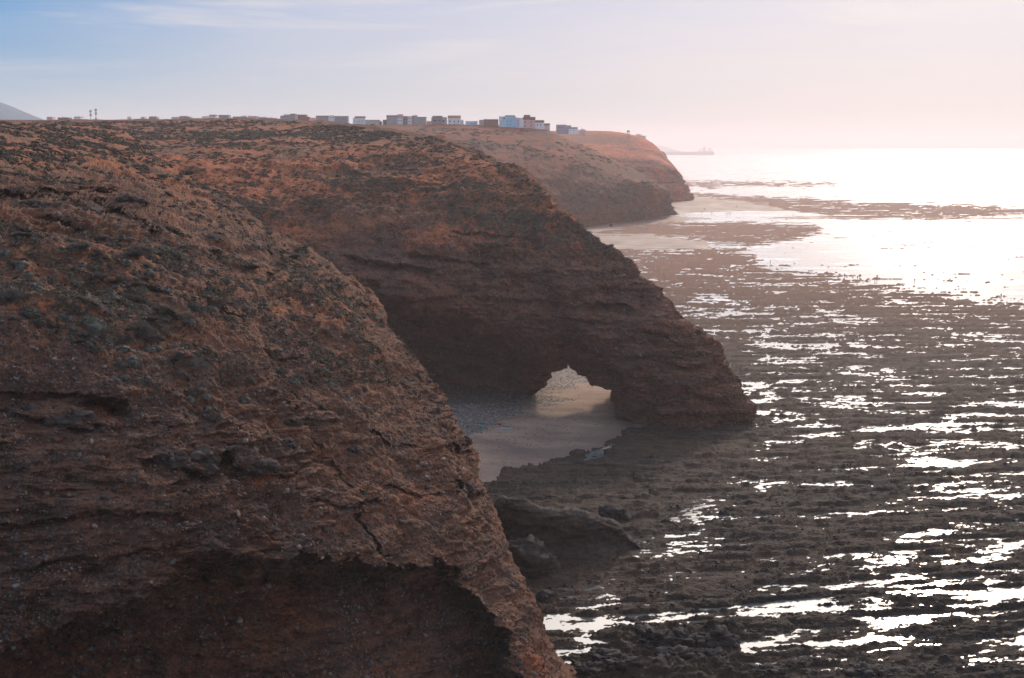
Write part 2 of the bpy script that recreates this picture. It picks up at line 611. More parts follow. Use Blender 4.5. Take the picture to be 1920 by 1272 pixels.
# the lower undercut and the smaller ledges
und_x = [-200, 0, 180, 300, 350, 533, 713, 853, 917, 977, 1010]
und_y = [1255, 1211, 1158, 1095, 1045, 1033, 1048, 1068, 1148, 1272, 1400]
jn = 22 * fbm(VA[..., 0] / 5, VA[..., 1] / 5, z / 3.5, 5, 0.6)
s_und = py - np.interp(px, und_x, und_y) + jn
s_und = np.where(px > 853, np.minimum(s_und, (977 - px) * 0.9 + (py - 1148) * 0.55 + 8 + jn), s_und)
s_und += 14 * fbm(VA[..., 0] / 1.6, VA[..., 1] / 1.6, z / 0.9, 4, 0.6)
push = 3.2 * sstep(s_und, 0, 16) + 2.6 * sstep(s_und, 18, 60) + 3.5 * sstep(s_und, 0, 150)
push *= (1 - sstep(px, 985, 1010))
for poly, amt, L in [
    ([(-60, 372), (7, 367), (67, 361), (110, 366), (153, 357), (197, 352)], 6.0, 20),
    ([(83, 407), (110, 415), (143, 428)], 4.0, 14),
    ([(185, 383), (233, 400), (267, 413), (282, 432)], 5.5, 16),
    ([(-40, 722), (13, 727), (83, 731), (187, 747), (213, 752)], 2.2, 26),
    ([(10, 757), (67, 785), (110, 793), (160, 797)], 1.8, 14),
    ([(165, 757), (190, 752), (212, 762)], 3.0, 22),
    ([(270, 857), (320, 880), (360, 893), (393, 866), (410, 850)], 3.6, 20),
    ([(405, 855), (460, 877), (513, 893), (545, 880)], 2.4, 18),
    ([(377, 550), (420, 580), (450, 597)], 1.8, 10),
    ([(505, 660), (547, 677)], 2.2, 10),
    ([(855, 826), (872, 838), (892, 847)], 4.0, 14),
    ([(857, 905), (877, 925), (900, 918)], 4.2, 16),
    ([(540, 745), (570, 790), (600, 827), (673, 920)], 0.7, 26),
    ([(673, 955), (695, 1000), (717, 1038)], 1.2, 22),
    ([(690, 815), (725, 832), (760, 840)], 1.8, 10),
    ([(150, 1062), (230, 1040), (310, 1025)], 1.4, 12),
    ([(20, 985), (120, 970), (200, 960)], 1.3, 12),
    ([(235, 955), (300, 970), (330, 965)], 1.5, 12),
    ([(40, 1060), (100, 1052), (160, 1040)], 1.4, 12),
    ([(640, 520), (680, 556), (720, 580)], 1.4, 10),
    ([(600, 930), (640, 945), (700, 935)], 1.3, 12),
    ([(740, 905), (790, 925), (840, 915)], 1.5, 12),
]:
    push += ledge(VA, px, py, poly, amt, L)
VA = push_along_ray(VA, push)
steep = sstep(py, 620, 860) * 0.75 + 0.25
band = fbm(VA[..., 0] / 14, VA[..., 1] / 14, VA[..., 2] / 9, 3)
up_ledge = sstep(py, 330, 352) * (1 - sstep(py, 430, 470)) * (1 - sstep(px, 220, 330))
rockA = np.clip(steep * (0.75 + 0.9 * band) + up_ledge + 0.4 * sstep(s_und, -60, 0), 0.05, 1)
edge = 1 - sstep(np.abs(px - 0), 5000, 6000)
VA0 = VA.copy()
VA, f1, f2 = rockify(VA, nA, 1.0, rockA, 0.85, dip=(0.04, 0.10))
shelf = sstep(s_und, -240, -40) * (1 - sstep(px, 520, 640)) * 1.3 + 0.55
VAd, _, _ = rockify(VA, nA, 0.42, np.clip(rockA * 1.2, 0, 1), 1.0, seed=40, dip=(0.05, 0.08))
VA = VA + (VAd - VA) * (shelf * sstep(py, 300, 420))[..., None]
VA = VA0 + (VA - VA0) * (0.3 + 0.7 * sstep(py, 240, 330))[..., None]
soilA = np.clip((1 - rockA) * (1 - sstep(py, 560, 820) * 0.8) * (0.85 - 0.35 * sstep(py, 300, 420)) + 0.25 * band, 0, 1)
redA = np.zeros_like(soilA)
for cx, cy_, rx, ry, a in [(487, 905, 42, 9, 1.0), (440, 918, 30, 14, .5), (187, 775, 22, 22, .6), (75, 1240, 120, 40, .35), (420, 1100, 60, 16, .7),
                           (545, 1140, 36, 45, .7), (990, 1245, 30, 30, .8), (1000, 1262, 40, 20, .6), (613, 773, 12, 7, .9), (770, 930, 50, 12, .6), (230, 480, 70, 20, .4), (75, 500, 18, 12, .8)]:
    redA = np.maximum(redA, a * np.exp(-(((px - cx) / rx) ** 2 + ((py - cy_) / ry) ** 2) ** 1.3))
redA = np.clip(redA * (1.0 + 1.2 * f2) + 0.25 * (1 - sstep(py, 300, 420)) * sstep(f1, -.2, .3) * sstep(px, 60, 300), 0, 1)
soilA = np.clip(soilA + 0.5 * (1 - sstep(py, 290, 380)), 0, 1)
near = make_mesh('near_cliff', VA, grid_faces(*VA.shape[:2]), M_near, {'soil': soilA, 'redness': redA})
tag(near, 'layered brown conglomerate cliff with scrub on its slope', 'cliff', kind='structure')
pxA, pyA, nA2 = px, py, grid_normals(VA)
if nA2[..., 1].mean() > 0: nA2 = -nA2

# ================================================================== arch headland
# each column: front base/arch edge R0, R1, R2, lip R3, R4, R5, ridge R6   (px, py, D)
gnd = lambda px_, py_: (px_, py_, None)
cols = [
    [(-200, 752, 305), (-200, 650, 302), (-200, 500, 298), (-200, 400, 290), (-200, 300, 320), (-200, 248, 400), (-200, 227, 520)],
    [(200, 752, 305), (200, 650, 302), (230, 520, 298), (240, 400, 290), (240, 310, 320), (220, 255, 410), (200, 225, 545)],
    [(450, 752, 303), (450, 660, 300), (460, 570, 296), (480, 450, 284), (480, 330, 322), (465, 260, 410), (440, 222, 545)],
    [(650, 750, 303), (650, 660, 300), (650, 590, 296), (655, 515, 272), (645, 375, 300), (630, 285, 370), (610, 229, 480)],
    [(760, 747, 298), (760, 672, 298), (760, 612, 292), (765, 555, 266), (750, 410, 288), (735, 305, 342), (715, 240, 430)],
    [(865, 746, 292), (865, 684, 292), (865, 636, 286), (870, 585, 264), (850, 440, 278), (840, 335, 315), (825, 263, 375)],
    [(950, 747, 287), (950, 700, 286), (948, 662, 279), (948, 612, 262), (940, 470, 270), (935, 370, 298), (925, 302, 340)],
    [(980, 748, 284), (983, 718, 281), (994, 682, 274), (1000, 630, 261), (995, 500, 266), (1000, 410, 284), (1005, 346, 305)],
    [(1014, 722, 278), (1016, 702, 274), (1025, 673, 269), (1028, 630, 260), (1030, 520, 263), (1032, 445, 274), (1036, 385, 290)],
    [(1058, 676, 272), (1059, 660, 267), (1060, 643, 264), (1062, 620, 258), (1065, 535, 260), (1066, 470, 268), (1068, 414, 282)],
    [(1088, 699, 268), (1092, 679, 264), (1095, 658, 261), (1095, 630, 256), (1098, 550, 258), (1102, 490, 265), (1106, 440, 277)],
    [(1122, 724, 264), (1128, 702, 260), (1131, 677, 258), (1125, 645, 255), (1128, 570, 257), (1134, 510, 263), (1140, 466, 273)],
    [(1160, 742, 260), (1159, 719, 257), (1157, 692, 256), (1150, 655, 254), (1154, 590, 256), (1160, 530, 261), (1165, 488, 270)],
    [(1158, 788, 258), (1172, 748, 256), (1172, 712, 255), (1165, 670, 253), (1172, 605, 255), (1180, 550, 260), (1185, 505, 268)],
    [(1192, 797, 253), (1196, 755, 252), (1190, 720, 251), (1196, 680, 251), (1205, 625, 253), (1215, 575, 257), (1222, 537, 265)],
    [(1260, 800, 251), (1262, 765, 249), (1264, 732, 249), (1268, 700, 249), (1276, 655, 251), (1284, 622, 254), (1290, 607, 261)],
    [(1330, 799, 252), (1332, 773, 249), (1334, 745, 249), (1337, 720, 250), (1343, 695, 252), (1348, 678, 254), (1351, 668, 259)],
    [(1380, 796, 254), (1385, 778, 252), (1388, 762, 252), (1389, 747, 253), (1390, 733, 254), (1390, 722, 256), (1389, 712, 259)],
    [(1404, 791, 258), (1411, 779, 258), (1412, 770, 259), (1410, 762, 259), (1407, 755, 260), (1405, 750, 261), (1403, 748, 262)],
    [(1404, 789, 264), (1406, 783, 265), (1405, 779, 265), (1403, 775, 266), (1401, 772, 266), (1399, 770, 267), (1398, 768, 267)],
]
ctl = []
for ci, cc in enumerate(cols):
    pts = [P(*p) for p in cc]
    R0 = pts[0]; R6 = pts[6]
    arch = 8 <= ci <= 12
    if not arch: pts[0] = np.array([R0[0], R0[1], -1.5])
    if ci <= 6:
        th1, th2 = (40, 90) if ci < 4 else (16, 34)
        b1 = R6 + np.array([0, th1, -4]); b2 = np.array([R6[0] - 4, R6[1] + th2, -1.5]); bm = np.array([R0[0], R0[1] + 10, -2])
    else:
        k = np.interp(ci, [7, 13, 17, 19], [1, .9, .7, .15])
        xb = P(993, 748, R6[1] + 14)[0] if ci == 7 else None
        b1 = R6 + np.array([0, 6 * k, -6 * k])
        if arch:
            bz = np.interp(ci, [8, 9, 10, 11, 12], [12, 15, 15, 12, 8])
            bx = np.interp(ci, [8, 9, 10, 11, 12], [R6[0] - .5, R6[0] - .5, R6[0], R6[0], R0[0] + 1.5])
            b2 = np.array([bx, R6[1] + 12, bz])
            bm = (pts[0] + b2) / 2 + np.array([0, 0, 1.5])
        else:
            b2 = np.array([R6[0] if xb is None else xb, R6[1] + 14 * k, -1.5])
            if ci == 13: b2[0] = R0[0] + 2.5
            bm = (pts[0] + b2) / 2; bm[2] = -1.8
    ctl.append(pts + [b1, b2, bm])
ctl = np.array(ctl)                       # columns x 10 x 3
ctl = np.concatenate([ctl, ctl[:, :1]], 1)
VB = catmull(ctl, [70, 70, 80, 66, 66, 60, 50, 30, 28, 24, 24, 24, 22, 24, 36, 56, 46, 34, 18], 0)
VB = catmull(VB, [50, 44, 44, 76, 70, 70, 22, 26, 22, 26], 1)[:, :-1]
# cap the seaward end by shrinking the last ring
nB = grid_normals(VB)
if nB[:, 150:300, 1].mean() > 0: nB = -nB
px, py = proj(VB)
nv = VB.shape[1]
front = np.zeros(nv); front[:354] = 1
push = np.zeros(px.shape)
for poly, amt, L in [
    ([(660, 480), (700, 490), (740, 500), (800, 505)], 4, 18),
    ([(780, 478), (830, 486), (900, 492)], 3.5, 12),
    ([(1110, 568), (1150, 566), (1180, 575)], 3.0, 20),
    ([(1005, 350), (1020, 362), (1034, 372)], -1, 20),
    ([(1165, 665), (1230, 672), (1300, 690)], 2.0, 10),
    ([(860, 430), (930, 440), (1000, 452)], 2.5, 12),
    ([(1180, 768), (1260, 772), (1350, 775), (1400, 772)], 2.2, 30),
    ([(1020, 600), (1060, 592), (1110, 600)], 1.6, 12),
    ([(1210, 620), (1250, 632), (1280, 650)], 1.6, 12),
    ([(900, 555), (970, 560), (1040, 566)], 2.2, 12),
]:
    push += ledge(VB, px, py, poly, amt, L, jag=5) * front
VB = push_along_ray(VB, push)
zB = VB[..., 2]
VB[..., 2] -= 0.95 * (1 - sstep(py, 232, 290)) * (1 - sstep(px, 760, 900))
rockB = sstep(py, 360, 520) * 0.9 + 0.08 + 0.25 * sstep(px, 1050, 1150)
rockB = np.where(front[None] > 0, rockB, 0.9)
rockB = np.clip(rockB + 0.5 * fbm(VB[..., 0] / 25, VB[..., 1] / 25, zB / 16, 3) * (py > 300), 0.03, 1)
tip = 1 - 0.85 * sstep(np.arange(VB.shape[0]) / VB.shape[0], 0.965, 1.0)[:, None]
VB0 = VB.copy()
VB, f1, f2 = rockify(VB, nB, 1.9, rockB * (0.35 + 0.65 * tip), 0.62, seed=300, dip=(0.02, 0.02))
VBd, _, _ = rockify(VB, nB, 0.8, rockB, 0.9, seed=340)
VB = VB + (VBd - VB) * 0.7
VB = VB0 + (VB - VB0) * (tip * (0.25 + 0.75 * sstep(py, 240, 330)))[..., None]
soilB = np.clip((1 - rockB) * 0.95 + 0.25 * f1, 0, 1) * np.where(px < 1100, 1, 0.55)
redB = np.clip(0.55 * np.exp(-((py - (440 + 0.05 * (px - 800))) / 32) ** 2) * sstep(px, 760, 850) * (1 - sstep(px, 1060, 1130)) * (0.7 + 1.0 * f1)
               + 0.3 * np.exp(-((py - 300) / 60) ** 2) * sstep(f1, -0.05, 0.4) + 0.35 * np.exp(-((py - 250) / 25) ** 2) * sstep(f1, -0.2, 0.3), 0, 1)
archo = make_mesh('arch_cliff', VB, grid_faces(VB.shape[0], nv, True), M_arch, {'soil': soilB, 'redness': redB})
tag(archo, 'red brown sea cliff ending in a natural rock arch', 'cliff', kind='structure')


# ================================================================== far headlands
def far_cliff(name, cols, cu, cv, k, seed, mat, label, strata=1.0):
    ctl = []
    for cc in cols:
        pts = [P(*p) for p in cc]
        pts[0] = np.array([pts[0][0], pts[0][1], -2.0])
        last = pts[-1]
        pts.append(last + np.array([0, 60 * k / 5, -3 * k / 5]))
        pts.append(np.array([last[0], last[1] + 160 * k / 5, -2.0]))
        ctl.append(pts)
    ctl = np.array(ctl)
    V = catmull(ctl, cu, 0)
    V = catmull(V, cv + [6, 6], 1)
    n = grid_normals(V)
    if n[..., 1].mean() > 0: n = -n
    px, py = proj(V)
    tv = np.linspace(0, 1, V.shape[1])[None, :]
    rock = np.clip(1.0 - sstep(tv, 0.45, 0.75) * 0.9 + 0 * px, 0.05, 1)
    rock = np.clip(rock + 0.3 * fbm(V[..., 0] / 90, V[..., 1] / 90, V[..., 2] / 40, 3), 0.04, 1)
    dtop = 0.10 + 0.90 * (1 - sstep(tv, 0.50, 0.72))
    V[..., 2] -= 1.6 * sstep(tv, 0.4, 0.75)
    V2, f1, f2 = rockify(V, n, k, rock, strata, seed)
    V = V + (V2 - V) * dtop[..., None]
    soil = np.clip(0.75 - rock + 0.4 * f1, 0, 1)
    red = np.clip(0.75 * sstep(f1, -0.3, 0.35), 0, 1) * (0.35 + 0.65 * (1 - sstep(tv, 0.5, 0.8)))
    o = make_mesh(name, V, grid_faces(*V.shape[:2]), mat, {'soil': soil, 'redness': red})
    tag(o, label, 'cliff', kind='structure')
    return V, n


far1, _ = far_cliff('town_cliff', [
    [(300, 455, 700), (300, 420, 720), (300, 380, 740), (300, 330, 780), (300, 280, 860), (300, 243, 1000)],
    [(700, 455, 730), (700, 420, 740), (700, 380, 760), (700, 330, 800), (700, 280, 880), (700, 237, 1010)],
    [(850, 450, 770), (850, 415, 780), (850, 375, 800), (850, 325, 840), (855, 275, 920), (860, 236, 1020)],
    [(960, 440, 830), (960, 410, 830), (965, 370, 850), (960, 325, 880), (960, 280, 930), (960, 238, 1030)],
    [(1060, 426, 880), (1055, 405, 870), (1060, 378, 875), (1055, 345, 890), (1045, 295, 930), (1030, 246, 1020)],
    [(1120, 421, 930), (1120, 404, 915), (1118, 384, 905), (1112, 352, 910), (1100, 308, 945), (1085, 270, 1020)],
    [(1185, 411, 990), (1185, 396, 960), (1180, 374, 945), (1172, 345, 945), (1160, 322, 975), (1145, 294, 1020)],
    [(1232, 404, 1040), (1235, 392, 1000), (1238, 372, 985), (1232, 350, 985), (1220, 340, 1000), (1208, 324, 1030)],
    [(1262, 402, 1060), (1262, 394, 1040), (1256, 376, 1020), (1254, 360, 1015), (1250, 354, 1020), (1246, 345, 1040)],
    [(1268, 401, 1075), (1266, 396, 1070), (1258, 380, 1060), (1256, 368, 1055), (1254, 360, 1055), (1252, 352, 1060)],
], [50, 40, 50, 60, 50, 50, 40, 26, 10], [34, 34, 34, 34, 34], 4.2, 77, M_far, 'hazy red headland below the clifftop houses', 1.0)

far2, _ = far_cliff('second_headland', [
    [(800, 400, 1250), (800, 370, 1250), (800, 340, 1260), (800, 310, 1290), (800, 280, 1350), (800, 247, 1500)],
    [(1050, 396, 1250), (1050, 370, 1250), (1050, 340, 1260), (1055, 310, 1290), (1060, 280, 1350), (1060, 247, 1480)],
    [(1160, 392, 1270), (1160, 370, 1265), (1165, 340, 1270), (1160, 310, 1290), (1155, 280, 1350), (1150, 248, 1450)],
    [(1230, 388, 1300), (1232, 368, 1290), (1236, 340, 1290), (1228, 310, 1300), (1215, 285, 1350), (1200, 256, 1430)],
    [(1270, 384, 1330), (1272, 366, 1320), (1268, 342, 1315), (1262, 318, 1320), (1248, 300, 1350), (1225, 268, 1420)],
    [(1296, 380, 1350), (1292, 364, 1345), (1284, 346, 1340), (1278, 328, 1345), (1266, 312, 1360), (1252, 296, 1400)],
    [(1303, 378, 1370), (1298, 368, 1370), (1290, 352, 1370), (1283, 336, 1370), (1276, 324, 1380), (1262, 306, 1400)],
], [24, 30, 40, 40, 40, 20], [22, 22, 22, 22, 22], 5.0, 177, M_farb, 'hazy red headland jutting out behind the town cliff', 1.0)

far3, _ = far_cliff('distant_headland', [
    [(1050, 320, 2300), (1050, 305, 2300), (1050, 290, 2320), (1050, 275, 2350), (1050, 260, 2420), (1050, 251, 2550)],
    [(1180, 320, 2300), (1180, 305, 2300), (1180, 290, 2320), (1180, 275, 2350), (1180, 262, 2420), (1180, 253, 2550)],
    [(1215, 320, 2310), (1215, 305, 2310), (1215, 292, 2320), (1214, 280, 2350), (1212, 270, 2400), (1210, 261, 2450)],
    [(1238, 320, 2340), (1238, 308, 2340), (1236, 298, 2350), (1232, 288, 2360), (1228, 278, 2380), (1224, 267, 2420)],
    [(1252, 318, 2380), (1250, 308, 2380), (1247, 300, 2380), (1244, 293, 2380), (1240, 285, 2390), (1235, 277, 2410)],
], [20, 20, 20, 14], [12, 12, 12, 12, 12], 7.0, 277, M_far, 'pale distant headland fading into haze', 0.7)

M_hill = plain('hill_haze_blue', (0.015, 0.12, 0.20), 0.95, 0.3, 0.01)  # blue of the distant haze put into the hill colour
# mountain inland at far left
nx, ny = 90, 60
gx, gy = np.meshgrid(np.linspace(-1500, -700, nx), np.linspace(2100, 3500, ny), indexing='ij')
hx = 62 + np.clip((-843 - gx) * 0.51, 0, 82) * np.exp(-((gy - 2700) / 420) ** 2)
hx += 4 * fbm(gx / 220, gy / 220, 0 * gx, 5) * sstep(hx, 66, 100)
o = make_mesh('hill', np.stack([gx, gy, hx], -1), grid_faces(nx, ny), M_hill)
tag(o, 'blue grey mountain slope at the far left edge', 'hill', kind='structure')
# far low coast behind the ship
nx, ny = 60, 16
gx, gy = np.meshgrid(np.linspace(200, 1560, nx), np.linspace(11800, 12400, ny), indexing='ij')
hx = 70 * np.sin(np.clip((gy - 11800) / 600, 0, 1) * pi) * (1 - sstep(gx, 1200, 1540)) + 5 * fbm(gx / 200, gy / 200, 0 * gx, 4) - 3
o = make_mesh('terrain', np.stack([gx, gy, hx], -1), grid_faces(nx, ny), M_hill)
tag(o, 'faint low coast on the horizon behind the ship', 'coast', kind='structure')
# inland plateau
nx, ny = 120, 80
gx, gy = np.meshgrid(np.linspace(-2600, 150, nx), np.linspace(600, 3400, ny), indexing='ij')
lim = np.interp(gy, [600, 1000, 1500, 2300, 3400], [-240, -40, 40, 180, 220])
hx = 63.6 + 1.0 * fbm(gx / 200, gy / 200, 0 * gx, 4) - 70 * sstep(gx, lim - 60, lim - 20)
o = make_mesh('plateau', np.stack([gx, gy, hx], -1), grid_faces(nx, ny), M_far, {'soil': np.ones(gx.shape), 'redness': np.full(gx.shape, 0.5)})
tag(o, 'flat red plateau carrying the clifftop town', 'plateau', kind='structure')

# ================================================================== shore: reef, beach, water
ncx, nry = 1250, 860
pxs = np.linspace(430, 2200, ncx)
pys = np.concatenate([np.linspace(1420, 470, 620), np.linspace(469, 300, 240)])
nry = len(pys)
PX, PY = np.meshgrid(pxs, pys, indexing='ij')
W = G(PX, PY)
X, Y = W[..., 0], W[..., 1]
wx = fbm(X / 14, Y / 14, 0 * X, 4)
wy = fbm(X / 14 + 50, Y / 14, 0 * X, 4)
qx = PX + 26 * wx * (PY / 900)
wl = fbm(X / 70, Y / 9, 0 * X + 21, 4, 0.6)
qy = PY + 16 * wy * np.clip((PY - 330) / 400, 0.12, 1.2) + 16 * wl * np.clip((PY - 330) / 220, 0.3, 1)
top_main = np.interp(qx, [1090, 1380, 1440, 1520, 1600, 1700, 1800, 1920, 2100], [464, 468, 500, 515, 527, 545, 555, 572, 604])
s_main = (0.45 * qy + 0.55 * PY) - top_main
t2 = np.interp(qx, [1100, 1200, 1300, 1450, 1520, 1545, 1600], [436, 424, 417, 418, 422, 433, 460])
b2 = np.interp(qx, [1100, 1200, 1280, 1400, 1480, 1545, 1600], [437, 440, 447, 464, 450, 434, 430])
s2 = np.minimum(qy - t2, b2 - qy)
t1 = np.interp(qx, [1285, 1330, 1400, 1500, 1600, 1750, 1850, 1960, 2200], [362, 364, 368, 371, 378, 383, 386, 392, 400])
b1 = np.interp(qx, [1285, 1330, 1400, 1500, 1600, 1750, 1850, 1960, 2200], [368, 372, 384, 403, 411, 414, 408, 400, 398])
s1 = np.minimum(qy - t1, b1 - qy)
t0 = np.interp(qx, [1290, 1400, 1550, 1620], [338, 341, 343, 346])
s0 = np.minimum(qy - t0, (351 - 0.012 * (qx - 1300)) - qy) - 60 * sstep(qx, 1560, 1620)
sea_bias = -1.4
bias = np.full(PX.shape, sea_bias)
far_amp = np.clip((PY - 330) / 250, 0.2, 1)
bias = np.maximum(bias, np.clip(s_main / (5 + 9 * far_amp), -1.4, 1) * 0.17)
bias = np.maximum(bias, np.clip(s2 / 5, -3.5, 1) * 0.19)
bias = np.maximum(bias, np.clip(s1 / 4, -3.5, 1) * 0.17)
bias = np.maximum(bias, np.clip(s0 / 3.0, -3.5, 1) * 0.12)
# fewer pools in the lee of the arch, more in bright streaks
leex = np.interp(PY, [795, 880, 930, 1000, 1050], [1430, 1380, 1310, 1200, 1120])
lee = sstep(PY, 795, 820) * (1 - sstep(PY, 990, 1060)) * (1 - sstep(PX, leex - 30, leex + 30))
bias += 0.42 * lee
bias += 0.26 * (1 - sstep(PX, 990, 1150)) * sstep(PY, 840, 900) * (1 - sstep(PY, 1040, 1110))
bias += 0.03 * sstep(PY, 1000, 1120) - 0.07 * sstep(PY, 540, 600) * (1 - sstep(PY, 800, 900)) - 0.02
bias += 0.08 * np.exp(-((PY - 640) / 70) ** 2) * sstep(PX, 1500, 1700)
tilt = 0.35
Xr, Yr = X, Y - 0.16 * X * sstep(PY, 640, 900)
big = fbm(Xr / 60, Yr / 26, 0 * X + 3, 3)
midn = fbm(Xr / 15, Yr / 5.5, 0 * X + 9, 4, 0.55)
fin = fbm(Xr / 3.2, Yr / 1.4, 0 * X + 5, 4, 0.6)
lays = fbm(Xr / 30, Yr / 2.6, 0 * X + 2, 3, 0.6)
dist_f = sstep(Y, 350, 900)
fin2 = fbm(Xr / 1.2, Yr / 0.7, 0 * X + 15, 3, 0.65)
h = bias + (0.12 + 0.10 * sstep(PY, 800, 950)) * big + 0.26 * midn + 0.24 * fin * (1 - 0.5 * dist_f) + 0.20 * lays + 0.17 * fin2 * (1 - 0.6 * dist_f)
h = np.where(h > 0, h * 0.7, h)
h = np.where(h > 0, h * (0.75 + 0.5 * fin), h)
h = np.where(h > 0.10, 0.10 + (h - 0.10) * 0.8 + 0.10 * np.abs(fbm(X / 1.0, Y / 0.7, 0 * X, 3)), h)
ter = sstep(midn + 0.7 * lays + 0.4 * fin, 0.05, 0.13) + sstep(midn + 0.7 * lays + 0.5 * fin, 0.30, 0.38)
h = np.where(h > 0.03, h + 0.14 * ter * (1 - 0.5 * dist_f), h)
# larger black blocks near the lower edge
blk = sstep(PX, 1120, 1180) * (1 - sstep(PX, 1370, 1400)) * sstep(PY, 1170, 1190) * (1 - sstep(PY, 1262, 1300))
blk2 = sstep(PX, 1560, 1600) * (1 - sstep(PX, 1680, 1720)) * sstep(PY, 1250, 1266) * (1 - sstep(PY, 1300, 1340))
rgh = np.abs(fbm(X / 3.5, Y / 3.5, 0 * X + 7, 4, 0.6))
h += (blk + 0.7 * blk2) * (0.15 + 1.0 * rgh)
h = h * np.clip(1.4 - Y / 1500, 0.6, 1)
brown = sstep(Y, 260, 620)  # painted haze tint, growing with distance
# --- sand
sb_x = [880, 905, 935, 1000, 1080, 1120, 1150, 1180, 1210, 1230]
sb_y = [930, 915, 893, 876, 860, 846, 828, 808, 798, 785]
s_sand = np.interp(qx * 0.6 + PX * 0.4, sb_x, sb_y) - (0.6 * qy + 0.4 * PY)
s_sand = s_sand + 14 * wl + 7 * fbm(X / 4, Y / 4, 0 * X + 31, 4)
s_sand = np.where(PX > 1230, -50, s_sand)
s_sand = np.where((PY < 640), -50, s_sand)
s_sand = np.where((PY < 775) & (PX < 1190) & (PY >= 640), 60, s_sand)
s_far = np.full(PX.shape, -50.0)
fa_t = np.interp(PX, [1050, 1290, 1400, 1500, 1560], [380, 368, 378, 398, 408])
fa_b = np.interp(PX, [1050, 1180, 1210, 1290, 1400, 1500, 1560], [466, 466, 452, 412, 407, 412, 410])
s_far = np.minimum(PY - fa_t, fa_b - PY)
lower = np.minimum(np.minimum(PY - 444, 468 - PY), (1330 - PX) * 0.2)
s_far = np.maximum(s_far, lower) + 3 * wx
s_far = np.where(s2 > 0.5 + 1.2 * midn, -5, s_far)
chan = np.minimum(PY - np.interp(PX, [1255, 1300, 1400, 1560], [400, 399, 396, 397]), np.interp(PX, [1255, 1300, 1400, 1560], [404, 408, 409, 404]) - PY)
chan = np.where((PX < 1258), -5, chan)
sand = (s_sand > 0) | (s_far > 0)
hs = np.where(s_sand > 0, 0.12 + np.clip(s_sand, 0, 150) * 0.012, 0.10 + 0.0 * X) + 0.03 * midn
hs = np.where((s_far > 0) & (s_sand <= 0), 0.10 + 0.35 * midn * 0.3 - 0.0, hs)
hs = np.where((chan > 0) & (s_sand <= 0), -0.3, hs)
pool = ((PX - 1122 + 8 * fin) / 40) ** 2 + ((PY - 850 + (PX - 1122) * 0.38 + 5 * fin) / 9) ** 2
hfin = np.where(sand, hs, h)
hfin = np.where(pool < 1, -0.15 + 0.5 * np.maximum(fin, 0.0), hfin)
wet = np.clip(1.15 - s_sand / 55 + 0.5 * midn, 0, 1) * (s_sand > -49)
wet = np.where(s_far > 0, 0.62 + 0.4 * midn, wet)
stream = np.exp(-((PY - np.interp(PX, [840, 900, 950, 1010, 1060, 1130], [838, 838, 843, 856, 860, 850])) / 5) ** 2)
wet = np.clip(wet + 0.8 * stream * (PX < 1060), 0, 1)
sh_b = np.interp(PX, [800, 860, 900, 940, 1000, 1060, 1075], [838, 832, 826, 800, 782, 776, 755])
shg = sstep(sh_b - PY + 8 * fin, -6, 6) * (PX < 1078)
thr = np.interp(PY, [680, 716, 730, 742, 758, 772, 784], [1300, 1240, 1075, 1030, 1052, 1030, 990]) + 40 * midn + 16 * fin
shg_t = sstep(thr - PX, -8, 8)
shg_t = np.maximum(shg_t, 0.9 * np.exp(-((PY - 748 - 6 * midn) / 3.5) ** 2) * sstep(lays, -.2, .15))
shg = np.where((PX > 960) & (PY < 790), shg_t * sstep(PX, 955, 985) + shg * (1 - sstep(PX, 955, 985)), shg)
shg = np.where(s_sand > 0, shg, 0)
Vs = np.stack([X, Y, hfin], -1)
# keep each point over its own place
nu, nv_ = PX.shape
fs = (sand[:-1, :-1] & sand[1:, 1:])
at = {'wet': wet, 'shingle': shg}
o = make_mesh('beach', Vs, grid_faces(nu, nv_, mask=fs), M_sand, at, compact=True)
tag(o, 'brown sand and grey shingle beach beneath the cliffs', 'beach', kind='structure')
o = make_mesh('reef', Vs, grid_faces(nu, nv_, mask=~fs), M_reef, {'haze_brown': brown, 'haze_ochre': 0.9 * sstep(Y, 420, 900)}, compact=True)
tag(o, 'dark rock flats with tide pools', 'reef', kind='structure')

S = 42000
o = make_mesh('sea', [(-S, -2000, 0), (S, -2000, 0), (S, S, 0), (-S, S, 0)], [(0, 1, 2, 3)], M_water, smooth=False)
tag(o, 'glittering sea and tide pools', 'sea', kind='structure')
M_bed = plain('sea_bed', (0.05, 0.045, 0.04), 0.95)
o = make_mesh('ground', [(-S, -2000, -3), (S, -2000, -3), (S, S, -3), (-S, S, -3)], [(0, 1, 2, 3)], M_bed, smooth=False)
tag(o, kind='structure')

